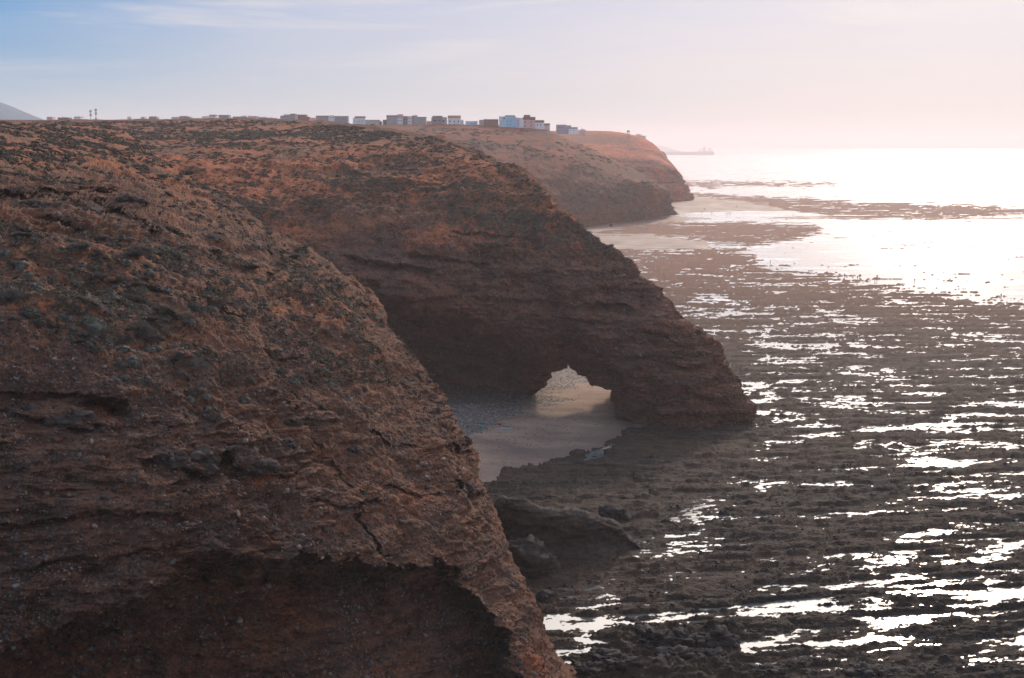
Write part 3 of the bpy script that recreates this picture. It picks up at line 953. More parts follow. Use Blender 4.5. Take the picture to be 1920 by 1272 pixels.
#@@OBJECTS@@
# ------------------------------------------------------------------ rocks
M_stone = None
def stone_material(name, a, bcol, scale=1.0, kk=1.0):
    m, q, pr = new_mat(name)
    g = q.n('ShaderNodeNewGeometry'); pos = g.outputs['Position']
    tone = q.attr('tone')
    n = q.noise(pos, 2.0 / scale, 6, 0.7)
    lay = q.noise(pos, 1.0 / scale, 4, 0.6, 0.3, (0.4, 0.4, 3.0))
    c = q.mix(tone, a, bcol)
    c = q.mix(q.ss(lay, 0.4, 0.65), c, tuple(x * 0.62 for x in a))
    vm = q.n('ShaderNodeVectorMath', operation='SCALE')
    q.put(vm.inputs[0], c)
    q.put(vm.inputs['Scale'], q.math('MULTIPLY_ADD', n, 1.0, 0.5))
    q.put(pr.inputs['Base Color'], vm.outputs[0])
    pr.inputs['Roughness'].default_value = 0.9
    pr.inputs['Specular IOR Level'].default_value = 0.15
    bu = q.n('ShaderNodeBump'); bu.inputs['Strength'].default_value = 0.8; bu.inputs['Distance'].default_value = 0.12 * scale
    q.put(bu.inputs['Height'], q.math('ADD', n, lay))
    q.put(pr.inputs['Normal'], bu.outputs[0])
    return m


M_stone = stone_material('loose_stone', (0.085, 0.070, 0.064), (0.36, 0.27, 0.22))
M_block = stone_material('fallen_rock', (0.030, 0.029, 0.028), (0.060, 0.054, 0.048), 1.6)
M_slabr = stone_material('fallen_slab', (0.045, 0.036, 0.033), (0.085, 0.066, 0.055), 2.0)

# unit stone shapes
def ico(sub):
    bm = bmesh.new()
    bmesh.ops.create_icosphere(bm, subdivisions=sub, radius=1.0)
    v = np.array([p.co[:] for p in bm.verts]); f = np.array([[p.index for p in fc.verts] for fc in bm.faces])
    bm.free()
    return v, f


icoV, icoF = ico(1)


def scatter(name, base, nrm, sizes, mat, templates, tones=None, flat=0.7, sink=0.25, align=0.6, smooth=False, stretch=1.0, zdown=None):
    """bake many little shapes into one mesh"""
    N = len(base)
    Vs_, Fs_, Ts = [], [], []
    off = 0
    which = rng.integers(0, len(templates), N)
    for k, (tv, tf) in enumerate(templates):
        idx = np.where(which == k)[0]
        if not len(idx): continue
        n = len(idx)
        up = nrm[idx] * align + np.array([0, 0, 1.0]) * (1 - align)
        up /= np.linalg.norm(up, axis=1, keepdims=True)
        r = rng.normal(size=(n, 3))
        a1 = np.cross(up, r); a1 /= np.linalg.norm(a1, axis=1, keepdims=True)
        a2 = np.cross(up, a1)
        s = sizes[idx][:, None, None]
        sc3 = np.stack([rng.uniform(.7, 1.3, n) * stretch, rng.uniform(.7, 1.3, n), flat * rng.uniform(.7, 1.3, n)], -1)[:, None, :]
        L = tv[None] * sc3 * s
        p = base[idx][:, None, :] + L[..., 0:1] * a1[:, None] + L[..., 1:2] * a2[:, None] + (L[..., 2:3] + (0.5 - sink) * 0 * s - sink * s * flat * 0) * up[:, None]
        Vs_.append(p.reshape(-1, 3))
        Fs_.append((tf[None] + (np.arange(n) * len(tv))[:, None, None] + off).reshape(-1, tf.shape[1]))
        Ts.append(np.repeat((tones if tones is not None else rng.random(N))[idx], len(tv)))
        off += n * len(tv)
    return make_mesh(name, np.concatenate(Vs_), np.concatenate(Fs_), mat, {'tone': np.concatenate(Ts)}, smooth=smooth)


def stone_templates(n):
    out = []
    for i in range(n):
        v = icoV * (1 + rng.uniform(-.28, .28, (len(icoV), 1)))
        v = v * np.array([1, 0.8, 0.7])
        out.append((v, icoF))
    return out


def pick(V, prob, n):
    pf = prob.reshape(-1).astype(float)
    pf /= pf.sum()
    return rng.choice(pf.size, size=n, p=pf, replace=True)


def cell_area_img(px_, py_):
    """how much of the photograph each grid vertex covers"""
    a = np.abs(np.gradient(px_, axis=0) * np.gradient(py_, axis=1) - np.gradient(px_, axis=1) * np.gradient(py_, axis=0))
    return a


# stones on the near cliff
vis = (pxA > -120) & (pxA < 1150) & (pyA > 225) & (pyA < 1400)
dA = np.linalg.norm(VA - np.array([0, 0, H]), axis=-1)
fac = np.clip((-(nA2 * (VA - np.array([0, 0, H])) / dA[..., None]).sum(-1)), 0, 1)
areaA = cell_area_img(pxA, pyA) * vis
clump = sstep(fbm(VA[..., 0] / 5, VA[..., 1] / 5, VA[..., 2] / 5, 3), -0.35, 0.35)
i1 = pick(VA, areaA * (0.25 + clump) * (0.35 + 0.65 * sstep(pyA, 300, 520)), 60000)
ps = VA.reshape(-1, 3)[i1] + rng.normal(scale=.06, size=(len(i1), 3))
sz = 0.045 + 0.075 * rng.random(len(i1)) ** 2 + 0.24 * (rng.random(len(i1)) > 0.975) * rng.random(len(i1))
sz *= np.clip(dA.reshape(-1)[i1] / 100, 0.85, 1.5)
tn = rng.random(len(i1)) ** 2.6
g1 = scatter('gravel', ps, nA2.reshape(-1, 3)[i1], sz, M_stone, stone_templates(6), tn)
tag(g1, 'loose pale and dark stones strewn over the near cliff', 'gravel', kind='stuff')

# rubble of the reef
hf = hfin.reshape(-1)
inreef = ((~sand) & (hfin > 0.02) & (PX > 860) & (PX < 1990) & (PY > 600)).astype(float)
clr = sstep(fbm(X / 9, Y / 5, 0 * X, 3), -0.1, 0.4)
i2 = pick(Vs, inreef * (0.08 + clr) * (0.35 + 0.65 * sstep(PY, 700, 1000)), 11000)
ps = Vs.reshape(-1, 3)[i2] + rng.normal(scale=[.15, .15, .0], size=(len(i2), 3))
sz = 0.08 + 0.20 * rng.random(len(i2)) ** 3
M_rub = stone_material('reef_stone', (0.040, 0.034, 0.029), (0.12, 0.09, 0.07))
g2 = scatter('rubble', ps, np.tile([0, 0, 1.0], (len(i2), 1)), sz, M_rub, stone_templates(5), rng.random(len(i2)) ** 3, flat=.6)
tag(g2, 'dark stones and seaweed clumps lying over the rock flats', 'rubble', kind='stuff')

# shingle on the beach
shm = ((shg > .4) & (s_sand > 0)).astype(float) * 1.0 + 0.015 * (s_sand > 0)
i3 = pick(Vs, shm * (PX > 780) * (PX < 1200), 9000)
ps = Vs.reshape(-1, 3)[i3] + rng.normal(scale=[.3, .3, .0], size=(len(i3), 3))
M_shg = stone_material('shingle_stone', (0.10, 0.085, 0.072), (0.46, 0.41, 0.36))
g3 = scatter('pebbles', ps, np.tile([0, 0, 1.0], (len(i3), 1)), 0.07 + 0.16 * rng.random(len(i3)) ** 3, M_shg, stone_templates(4), rng.random(len(i3)) ** 3, flat=.6)
tag(g3, 'grey shingle stones on the beach', 'pebbles', kind='stuff')


def boulder(name, loc, dims, mat, label, cat, rot=0.0, group=None, seed=0.0, sub=5, rough=0.22, strata=0.0):
    v, f = ico(sub)
    # block-like: pull towards a rounded box
    m = np.abs(v).max(1, keepdims=True)
    v = v * (0.45 + 0.55 / np.maximum(m, .5) * 0.8)
    v = v * np.array(dims) / 2
    L = min(dims)
    n1_ = fbm(v[:, 0] / L * 1.3 + seed, v[:, 1] / L * 1.3, v[:, 2] / L * 1.3, 5, 0.55)
    n2_ = np.abs(perlin(v[:, 0] / L * 2.3 + seed, v[:, 1] / L * 2.3 + 9, v[:, 2] / L * 2.3))
    r = v / np.maximum(np.linalg.norm(v, axis=1, keepdims=True), 1e-6)
    v = v + r * (L * (rough * n1_ - rough * 0.7 * n2_))[:, None]
    if strata:
        v += r * np.array([1, 1, 0]) * (strata * sstep(perlin(v[:, 0] * .1, v[:, 1] * .1 + seed, v[:, 2] / L * 6), -.1, .1))[:, None]
    v[:, 2] += dims[2] * 0.28
    v[:, 2] = np.maximum(v[:, 2], -0.4)
    o = make_mesh(name, v, f, mat, {'tone': np.clip(0.4 + n1_, 0, 1)})
    o.location = loc
    o.rotation_euler = (0, 0, rot)
    tag(o, label, cat, group)
    return o


M_outc = stone_material('outcrop_rock', (0.058, 0.047, 0.042), (0.115, 0.085, 0.070), 1.0)
for i, (x_, y_, wd, ht, lb) in enumerate([
        (305, 862, 66, 34, 'left block of the dark split outcrop on the near cliff face'), (366, 866, 88, 46, 'right block of the dark split outcrop on the near cliff face'),
        (388, 787, 42, 28, 'grey block above the split outcrop on the near cliff face'), (533, 832, 50, 28, 'dark ledge block right of the split outcrop'),
        (474, 872, 92, 26, 'long low ledge block above the bright red soil patch'), (874, 826, 34, 22, 'dark block on the cliff edge above the lower cave'),
        (880, 912, 42, 26, 'dark block over the small hollow at the cliff edge'), (30, 1236, 15, 12, 'small dark stone at the lower left of the near cliff'),
        (28, 1000, 18, 11, 'small pale grey stone on the left of the near cliff'), (120, 785, 100, 30, 'dark bulging block under the left ledge'),
        (45, 760, 60, 36, 'dark cracked block at the left edge of the near cliff'), (150, 402, 90, 26, 'rough block under the upper ledge at left'),
        (232, 390, 60, 22, 'jagged block at the right end of the upper ledge'), (60, 395, 80, 24, 'rough block at the left end of the upper ledge'), (655, 845, 44, 20, 'small brown block beside the diagonal crack')]):
    j = int(np.argmin((pxA - x_) ** 2 + (pyA - y_) ** 2 + (np.arange(pxA.shape[1])[None] > 850) * 1e6))
    p0 = VA.reshape(-1, 3)[j]; k = np.linalg.norm(p0 - np.array([0, 0, H])) / F
    p0 = p0 + np.array([0, 0.20 * wd * k, -0.40 * ht * k])
    boulder('outcrop', tuple(p0), (wd * k, wd * k * .7, ht * k), M_outc, lb, 'rock', 0.25 * sin(i * 2.3), None, seed=90 + i * 3.7, sub=5, rough=0.42, strata=0.05 * wd * k * .3)

# the long fallen slab under the near cliff
sl = [  # px, ridge py, base py (front), depth thickness
    (925, 962, 1030, 2), (943, 936, 1046, 6), (975, 940, 1062, 8), (1030, 953, 1062, 9), (1085, 960, 1058, 9), (1120, 968, 1055, 8.5), (1155, 985, 1048, 8), (1180, 1008, 1038, 6), (1200, 1026, 1034, 3)]
ctl = []
for (x_, yr, yb, th) in sl:
    b0 = G(x_, yb)
    D0 = b0[1]
    Z = lambda y_, D: P(x_, y_, D)
    rdg = Z(yr, D0 + th * 0.45)
    fm = Z(yr + (yb - yr) * 0.55, D0 + th * 0.30)
    ft = Z(yr + (yb - yr) * 0.14, D0 + th * 0.22)
    hz_ = rdg[2]
    ctl.append([np.array([b0[0], D0, -.4]), fm, ft, rdg, rdg + np.array([0, th * .35, -hz_ * .35]), np.array([rdg[0], D0 + th * 1.25, -.4]), np.array([b0[0], D0 + th * .6, -.6])])
ctl = np.array(ctl); ctl = np.concatenate([ctl, ctl[:, :1]], 1)
V = catmull(catmull(ctl, [12, 20, 26, 26, 22, 22, 20, 14], 0), [20, 22, 14, 18, 18, 10, 8], 1)[:, :-1]
nS = grid_normals(V)
if nS[:, 20:40, 1].mean() > 0: nS = -nS
V, f1s, _ = rockify(V, nS, 0.55, np.full(V.shape[:2], .8), 0.5, 500)
slab = make_mesh('boulder', V, grid_faces(V.shape[0], V.shape[1], True), M_slabr, {'tone': np.clip(.4 + f1s, 0, 1)})
tag(slab, 'long wedge-shaped fallen slab lying at the foot of the near cliff', 'boulder')
c0 = G(998, 1092)
boulder('boulder', tuple(c0 + np.array([0, 2.4, 0])), (5.2, 4.6, 5.2), M_block, 'rounded grey boulder in front of the long fallen slab', 'boulder', 0.4, seed=3.1, rough=.34)
c0 = G(1150, 975)
boulder('boulder', tuple(c0), (4.6, 4.0, 2.6), M_block, 'low dark boulder just behind the long fallen slab', 'boulder', 0.1, seed=8.1)
c0 = G(1022, 1128)
boulder('boulder', tuple(c0), (2.4, 2.2, 1.5), M_block, 'small dark boulder half hidden by the cliff edge', 'boulder', 0.9, seed=12.1, sub=4)
for i, (x_, y_, wd, ht) in enumerate([(1170, 1262, 62, 34), (1225, 1215, 80, 34), (1282, 1208, 70, 24), (1340, 1212, 84, 36), (1372, 1190, 34, 26), (1265, 1240, 60, 26), (1210, 1185, 40, 18), (1130, 1238, 60, 20),
                                     (1625, 1270, 70, 24), (1672, 1272, 50, 18), (1435, 1262, 60, 16), (1330, 1238, 60, 20), (1100, 1262, 60, 22)]):
    g0 = G(x_, y_)
    k = F / g0[1]
    boulder('reef_rock', tuple(g0), (wd / k * 1.2, wd / k * 1.0, ht / k * 1.15), M_block,
            'black weathered rock standing up from the tide pools', 'rock', i * 1.3, 'black rocks on the near rock flats', seed=20 + i * 3.3, sub=5, rough=0.55)
for i, (x_, y_, wd, ht) in enumerate([(1180, 417, 15, 6), (1213, 412, 20, 5), (1145, 425, 8, 4)]):
    g0 = G(x_, y_); k = F / g0[1]
    boulder('beach_rock', tuple(g0), (wd / k, wd / k * .7, ht / k * 1.4), M_far2 if False else M_block, 'low rock on the far sand below the town cliff', 'rock', i, 'rocks on the far beach', seed=70 + i, sub=3)

# ------------------------------------------------------------------ scrub
def leaf_mat(name, a, bcol):
    m, q, pr = new_mat(name)
    g = q.n('ShaderNodeNewGeometry')
    n = q.noise(g.outputs['Position'], 3.0, 4, 0.6)
    n2 = q.noise(g.outputs['Position'], 0.35, 3, 0.6)
    c = q.mix(q.ss(q.math('ADD', n, q.math('MULTIPLY', q.math('SUBTRACT', n2, 0.5), 1.2)), 0.3, 0.7), a, bcol)
    q.put(pr.inputs['Base Color'], c)
    pr.inputs['Roughness'].default_value = 0.9
    pr.inputs['Specular IOR Level'].default_value = 0.1
    return m


M_cush = leaf_mat('cushion_leaves', (0.115, 0.110, 0.088), (0.175, 0.168, 0.138))
M_brush = leaf_mat('dry_twigs', (0.085, 0.066, 0.052), (0.135, 0.108, 0.088))
M_dark = leaf_mat('dark_leaves', (0.062, 0.060, 0.048), (0.110, 0.102, 0.080))
M_scrub = leaf_mat('scrub_leaves', (0.085, 0.072, 0.052), (0.150, 0.124, 0.090))
M_scrubfar = leaf_mat('far_scrub_leaves', (0.06, 0.05, 0.04), (0.10, 0.08, 0.06))


def cushion_mesh():
    v, f = ico(3)
    keep = v[:, 2] > -0.25
    k = np.all(keep[f], 1)
    f = f[k]
    l = 1 + 0.38 * fbm(v[:, 0] * 2, v[:, 1] * 2, v[:, 2] * 2, 3) + rng.uniform(-.09, .09, len(v))
    v = v * l[:, None] * np.array([1, 1, .8])
    # spines standing off the dome
    sp, sf = [], []
    for i in range(700):
        d = rng.normal(size=3); d[2] = abs(d[2]); d /= np.linalg.norm(d)
        t1_ = np.cross(d, (0.3, .2, 1)); t1_ /= np.linalg.norm(t1_)
        b0 = d * .92 * np.array([1, 1, .8])
        k0 = len(v) + len(sp)
        sp += [b0 + t1_ * .05, b0 - t1_ * .05, b0 + d * rng.uniform(.18, .42) + rng.normal(scale=.05, size=3)]
        sf.append((k0, k0 + 1, k0 + 2))
    return np.concatenate([v, sp]), np.concatenate([f, sf])


def blade_mesh(n, spread, hgt, wdt, curl=.2):
    vs, fs = [], []
    for i in range(n):
        a = rng.uniform(0, 2 * pi); r0 = rng.uniform(0, .45)
        b0 = np.array([cos(a) * r0, sin(a) * r0, -0.05])
        a2 = a + rng.normal(scale=.7)
        rr = rng.uniform(.3, 1.0) * spread
        t = b0 + np.array([cos(a2) * rr, sin(a2) * rr, hgt * rng.uniform(.45, 1.05) * (1.1 - 0.55 * rr / spread)])
        sd = np.array([-sin(a2), cos(a2), rng.normal(scale=.4)]); sd /= np.linalg.norm(sd)
        md = b0 * .4 + t * .6 + np.array([0, 0, curl * .3])
        w_ = wdt * rng.uniform(.6, 1.4)
        k0 = len(vs)
        vs += [b0 - sd * w_ * .5, b0 + sd * w_ * .5, md + sd * w_, md - sd * w_, t]
        fs += [(k0, k0 + 1, k0 + 2), (k0, k0 + 2, k0 + 3), (k0 + 3, k0 + 2, k0 + 4)]
    return np.array(vs), np.array(fs)


def leaf_blob(n, size=.17, flat=.6):
    vs, fs = [], []
    cs = [rng.uniform(-.45, .45, 3) * np.array([1, 1, .3]) + np.array([0, 0, .2]) for _ in range(5)]
    for i in range(n):
        c_ = cs[rng.integers(5)]
        d = rng.normal(size=3); d[2] = abs(d[2]) * .8; d /= np.linalg.norm(d)
        p = c_ + d * np.array([.55, .55, flat * .75]) * rng.uniform(.75, 1.0)
        t1_ = rng.normal(size=3); t1_ -= d * (t1_ @ d) * .7; t1_ /= np.linalg.norm(t1_)
        t2_ = np.cross(d, t1_)
        s_ = size * rng.uniform(.6, 1.3)
        k0 = len(vs)
        vs += [p - t1_ * s_, p + t2_ * s_ * .6, p + t1_ * s_ + d * s_ * .3, p - t2_ * s_ * .6]
        fs += [(k0, k0 + 1, k0 + 2), (k0, k0 + 2, k0 + 3)]
    return np.array(vs), np.array(fs)


def tri_template(vf):
    return vf


protos = []
for k in range(3):
    v, f = cushion_mesh()
    protos.append(('cushion_shrub', v, f, M_cush, 'domed grey-green cushion shrub growing on the near slope', 'cushion shrubs on the near slope'))
for k in range(3):
    v, f = blade_mesh(420, 1.15, .75, .035)
    protos.append(('dry_shrub', v, f, M_brush, 'spreading brown dry shrub growing on the near slope', 'dry shrubs on the near slope'))
for k in range(3):
    v, f = leaf_blob(420, .12)
    protos.append(('leafy_shrub', v, f, M_dark, 'dark low leafy shrub growing on the near slope', 'dark shrubs on the near slope'))
meshes = []
for (nm, v, f, mt, lb, gp) in protos:
    o = make_mesh(nm, v, f, mt, smooth=False)
    meshes.append(o.data)
    bpy.data.objects.remove(o)

area_sh = cell_area_img(pxA, pyA) * (pyA < 800) * (pyA > 300) * (pxA > 8) * (pxA < 640)
zone = np.exp(-((pxA - 190) / 230) ** 2 - ((pyA - 560) / 150) ** 2) + 0.20
zone *= (1 - sstep(pyA - 0.62 * pxA, 520, 660))
zone *= np.where((pyA > 345) & (pyA < 440) & (pxA < 290), .12, 1)
zn = zone * sstep(fbm(VA[..., 0] / 6, VA[..., 1] / 6, VA[..., 2] / 6, 3), -0.30, 0.25) + 0.05 * zone
cand = pick(VA, area_sh * zn, 2600)
known = [(180, 617, 19, 0), (146, 520, 12, 0), (165, 533, 11, 0), (70, 545, 12, 0), (222, 455, 12, 0), (203, 465, 11, 0), (280, 515, 9, 0), (424, 530, 11, 0), (398, 512, 9, 0),
         (8, 480, 14, 0), (40, 497, 14, 0), (12, 300, 12, 0), (52, 600, 28, 2), (498, 568, 10, 0), (228, 660, 12, 0), (318, 535, 6, 0), (130, 625, 14, 1), (350, 615, 9, 0), (98, 560, 13, 1), (222, 425, 11, 0),
         (240, 490, 26, 1), (290, 545, 22, 1), (60, 440, 24, 1), (130, 480, 16, 1), (430, 260, 14, 2)]
flatpx = pxA.reshape(-1); flatpy = pyA.reshape(-1)
chosen = []
for (x_, y_, r_, kd) in known:
    j = int(np.argmin((flatpx - x_) ** 2 + (flatpy - y_) ** 2 + (areaA.reshape(-1) <= 0) * 1e6))
    chosen.append((j, r_ / F * dA.reshape(-1)[j], kd))
for j in cand:
    if len(chosen) >= 298: break
    x_, y_ = flatpx[j], flatpy[j]
    kd = [0, 1, 1, 0, 2, 2, 1][rng.integers(7)]
    rpx = {0: rng.uniform(5.5, 10), 1: rng.uniform(9, 19), 2: rng.uniform(8, 17)}[kd] * (0.62 + 0.55 * (y_ - 300) / 300 if y_ < 560 else 1.05)
    if any((flatpx[c_[0]] - x_) ** 2 + (flatpy[c_[0]] - y_) ** 2 < (0.75 * rpx) ** 2 for c_ in chosen[-120:]): continue
    chosen.append((j, rpx / F * dA.reshape(-1)[j], kd))
VAf = VA.reshape(-1, 3); nAf = nA2.reshape(-1, 3)
from mathutils import Vector, Euler, Quaternion
for (j, r_, kd) in chosen:
    k = kd * 3 + int(rng.integers(3))
    nm, _, _, _, lb, gp = protos[k]
    o = bpy.data.objects.new(nm, meshes[k])
    C.objects.link(o)
    up = nAf[j] * .6 + np.array([0, 0, .6])
    qn = Vector(up).to_track_quat('Z', 'Y') @ Quaternion((0, 0, 1), rng.uniform(0, 6.28))
    o.rotation_mode = 'QUATERNION'
    o.rotation_quaternion = qn
    o.location = VAf[j] - nAf[j] * 0.12 * r_
    q_ = r_ * rng.uniform(.85, 1.15)
    o.scale = (q_ * (1.25 if kd == 1 else 1), q_, q_ * rng.uniform(.75, 1.05))
    tag(o, lb, 'shrub', gp)

# uncountable small scrub: near slope, arch headland, town cliff
tmpl = [leaf_blob(34, .27) for _ in range(5)] + [blade_mesh(30, 1.1, .7, .10) for _ in range(3)]
dens = cell_area_img(pxA, pyA) * vis * (pyA < 720)
pat = sstep(fbm(VA[..., 0] / 7, VA[..., 1] / 7, VA[..., 2] / 6, 4), -0.08, 0.22)
dens = dens * (0.14 + pat) * (1 - 0.8 * sstep(pyA - 0.55 * pxA, 430, 600)) * (1 + 4.5 * (1 - sstep(pyA, 250, 340)))
dens = dens * np.where((pyA > 350) & (pyA < 425) & (pxA < 290), .05, 1)
i4 = pick(VA, dens, 7500)
sz = rng.uniform(0.18, 0.52, len(i4)) * np.clip(dA.reshape(-1)[i4] / 130, .75, 1.7)
s4 = scatter('undergrowth', VAf[i4], nAf[i4], sz, M_scrub, tmpl, flat=.85, align=.6)
tag(s4, 'dense low scrub covering the upper part of the near slope', 'scrub', kind='stuff')

pxB, pyB = proj(VB)
nB2 = grid_normals(VB)
if nB2[:, 150:300, 1].mean() > 0: nB2 = -nB2
dens = cell_area_img(pxB, pyB) * (front[None] > 0) * (pxB > 60) * (pyB > 222)
ph = fbm(VB[..., 0] / 16, VB[..., 1] / 16, VB[..., 2] / 12, 4)
ph2 = fbm(VB[..., 0] / 45 + 7, VB[..., 1] / 45, VB[..., 2] / 30, 3)
lim_y = np.interp(pxB, [0, 500, 700, 900, 1040, 1080, 1200], [470, 430, 400, 440, 480, 480, 500])
dens = dens * (0.22 + sstep(ph, -0.15, 0.20)) * (0.55 + sstep(ph2, -.25, .3)) * (1 - sstep(pyB, lim_y - 50, lim_y + 25)) * (1 + 1.2 * (pyB < 262) + 0.8 * np.exp(-((pxB - 860) / 130) ** 2 - ((pyB - 370) / 60) ** 2))
i5 = pick(VB, dens, 19000)
dB = VB.reshape(-1, 3)[i5][:, 1]
sz = (1.8 + 4.4 * rng.random(len(i5)) ** 1.6) / F * np.clip(dB, 240, 520)
s5 = scatter('undergrowth', VB.reshape(-1, 3)[i5], nB2.reshape(-1, 3)[i5], sz, M_scrub, tmpl, flat=.7, align=.5, stretch=1.35)
tag(s5, 'dark scrub clumps dotted over the arch headland', 'scrub', kind='stuff')
i6 = pick(VB, cell_area_img(pxB, pyB) * (front[None] > 0) * (pyB > 430) * (pyB < 760) * (pxB > 500), 5000)
s6 = scatter('gravel', VB.reshape(-1, 3)[i6], nB2.reshape(-1, 3)[i6], rng.uniform(.10, .30, len(i6)), M_stone, stone_templates(4), rng.random(len(i6)) ** 4)
tag(s6, 'loose stones on the face of the arch headland', 'gravel', kind='stuff')

pxC, pyC = proj(far1)
nC = grid_normals(far1)
if nC[..., 1].mean() > 0: nC = -nC
dens = np.abs(cell_area_img(pxC, pyC)) * (pyC > 240) * (pyC < 400) * (pxC > 780)
dens = dens * (0.03 + sstep(fbm(far1[..., 0] / 40, far1[..., 1] / 40, far1[..., 2] / 18, 4), -.02, .25))
i7 = pick(far1, dens, 3200)
s7 = scatter('undergrowth', far1.reshape(-1, 3)[i7], nC.reshape(-1, 3)[i7], rng.uniform(.7, 2.0, len(i7)), M_scrubfar, tmpl, flat=.5, align=.5, stretch=1.6)
tag(s7, 'thin scrub on the cliff below the town', 'scrub', kind='stuff')

# ------------------------------------------------------------------ the clifftop town
PAL = {}
def wall(cn, c):
    if cn not in PAL: PAL[cn] = plain('plaster_' + cn, c, 0.85, 0.10, 0.4)
    return PAL[cn]


WH = wall('white', (0.86, 0.86, 0.86)); GY = wall('grey', (0.34, 0.34, 0.36)); DG = wall('dark_grey', (0.20, 0.20, 0.21)); PK = wall('pink', (0.78, 0.45, 0.41)); RD = wall('red', (0.30, 0.09, 0.08))
BR = wall('brick', (0.20, 0.10, 0.085)); BL = wall('pale_blue', (0.60, 0.78, 0.88)); CY = wall('cyan', (0.26, 0.64, 0.84)); TE = wall('teal', (0.07, 0.27, 0.36)); LV = wall('lavender', (0.55, 0.57, 0.68))
OR = wall('orange', (0.66, 0.33, 0.22)); BG = wall('blue_grey', (0.24, 0.29, 0.37)); CR = wall('cream', (0.66, 0.55, 0.47)); MR = wall('maroon', (0.20, 0.075, 0.075)); GN = wall('green', (0.22, 0.33, 0.27))
M_win = plain('window_glass', (0.05, 0.05, 0.06), 0.25, 0.1, 1, spec=.5)
M_winb = plain('blue_shutter', (0.05, 0.30, 0.62), 0.5, 0.1, 1)
M_metal = plain('grey_metal', (0.22, 0.25, 0.27), 0.5, 0.1, 1, 0.4)
ZB = 62.5


def at(px_, py_, D):
    return P(px_, py_, D)


def house(px0, px1, top, D, blocks, label, wins=(), base=None, name='house', cat='house'):
    """blocks: (x0, x1 in photo pixels, top py, wall material, roof trim material or None, depth offset)"""
    ctr = at((px0 + px1) / 2, 240, D)
    e = empty(name, (float(ctr[0]), D, ZB))
    tag(e, label, cat)
    k = D / F
    for bi, (x0, x1, ty, mt, trim, off) in enumerate(blocks):
        zt = float(at(x0, ty, D)[2]) - ZB
        a = (x0 - (px0 + px1) / 2) * k; bb_ = (x1 - (px0 + px1) / 2) * k
        m = MB()
        dep = 9.0
        m.box(a, bb_, off, off + dep, -1.5, zt)
        # upstanding parapet
        th = .25
        for (xa, xb, ya, yb) in [(a, bb_, off, off + th), (a, bb_, off + dep - th, off + dep), (a, a + th, off + th, off + dep - th), (bb_ - th, bb_, off + th, off + dep - th)]:
            m.box(xa, xb, ya, yb, zt + .002, zt + .45)
        m.build('wall', mt, e)
        if trim:
            t_ = MB()
            hgt = trim[1]
            t_.box(a - .12, bb_ + .12, off - .12, off + dep + .12, zt - hgt, zt + .5)
            t_.build('roof', trim[0], e)
    for (wx0, wx1, wy0, wy1, mt, off) in wins:
        a = (wx0 - (px0 + px1) / 2) * k; bb_ = (wx1 - (px0 + px1) / 2) * k
        z1 = float(at(wx0, wy0, D)[2]) - ZB; z0 = float(at(wx0, wy1, D)[2]) - ZB
        m = MB()
        m.box(a, bb_, off - .10, off + .15, z0, z1)
        wo_ = m.build('window', mt, e)
        fr = MB()
        fr.box(a - .12, bb_ + .12, off - .22, off - .02, z0 - .14, z0 - .003)
        fr.build('frame', WH if mt is not M_winb else GY, wo_)
    return e


def wgrid(xs, ys, w_=1.5, h_=2.2, mt=None, off=0.0):
    return [(x - w_ / 2, x + w_ / 2, y - h_ / 2, y + h_ / 2, mt or M_win, off) for x in xs for y in ys]


D1 = 1150
house(88, 99, 220, 1250, [(88.5, 99, 220.3, PK, None, 0)], 'tiny pink house peeping over the plateau at far left', wgrid([92, 96], [222], 1.2, 1.2))
house(109, 130, 221, 1250, [(109, 130, 221.6, BR, None, 0), (116, 122, 221.0, BR, None, 1)], 'low brown house left of the two masts')
house(139, 151, 219, 1250, [(139.5, 151, 220, WH, (GY, .4), 0)], 'small white house just left of the two masts')
house(239, 246, 219, 1250, [(239.5, 246, 220, WH, None, 0)], 'tiny white hut alone to the right of the masts')
house(264, 271, 219, 1250, [(264.5, 271, 220.2, CR, None, 0)], 'tiny cream hut on the plateau beside the dark grey house')
house(280, 294, 218, 1250, [(280, 294, 219.2, DG, (WH, .3), 0)], 'small dark grey house alone on the left plateau', wgrid([284, 289], [221], 1.3, 1.2))
house(322, 357, 219, 1220, [(322, 337, 220.6, PK, None, 0), (337, 351, 219, GY, (DG, .4), .5), (351, 357, 220.4, GY, None, 0)], 'long low pink and grey house on the left plateau', wgrid([341, 346], [221.4], 1.2, 1.2, None, .5))
house(379, 404, 216, D1, [(379, 393, 219.3, WH, None, 0), (393, 404, 216.5, WH, (GN, .7), .4)], 'white house with green topped upper room', wgrid([396, 400.5], [218.3], 1.3, 1.3, None, .4))
house(411, 433, 216, D1, [(411, 429, 217, GY, (DG, .5), 0), (429, 433, 219.6, WH, None, .6)], 'grey flat house with a white annex on its right', wgrid([415, 421, 424], [219.5], 1.6, 1.6))
house(437, 462, 218, D1, [(437, 453, 220, GY, None, 0), (453, 462, 218.3, GY, (WH, .4), .5)], 'low grey house with a stepped white-rimmed end', wgrid([456, 459.5], [220.4], 1.2, 1.2, None, .5))
house(466, 483, 218, D1, [(466, 483, 219, WH, (PK, .5), 0)], 'low white house with a pinkish roof edge', wgrid([470, 475, 479], [221], 1.3, 1.3))
house(484, 500, 220, D1, [(484, 500, 220.6, DG, (WH, .25), 0)], 'low dark grey shed between two white houses')
house(502, 512, 221, D1, [(502, 512, 221.4, WH, None, 0)], 'very low white hut right of the dark shed')
house(526, 553, 214, 1120, [(526, 532.5, 218.3, BG, None, 0), (532.5, 545, 216, GY, None, .3), (545, 553.5, 214.6, GY, (DG, .4), .5)], 'grey stepped house against the red one', wgrid([535, 540], [220], 1.3, 1.5, None, .3))
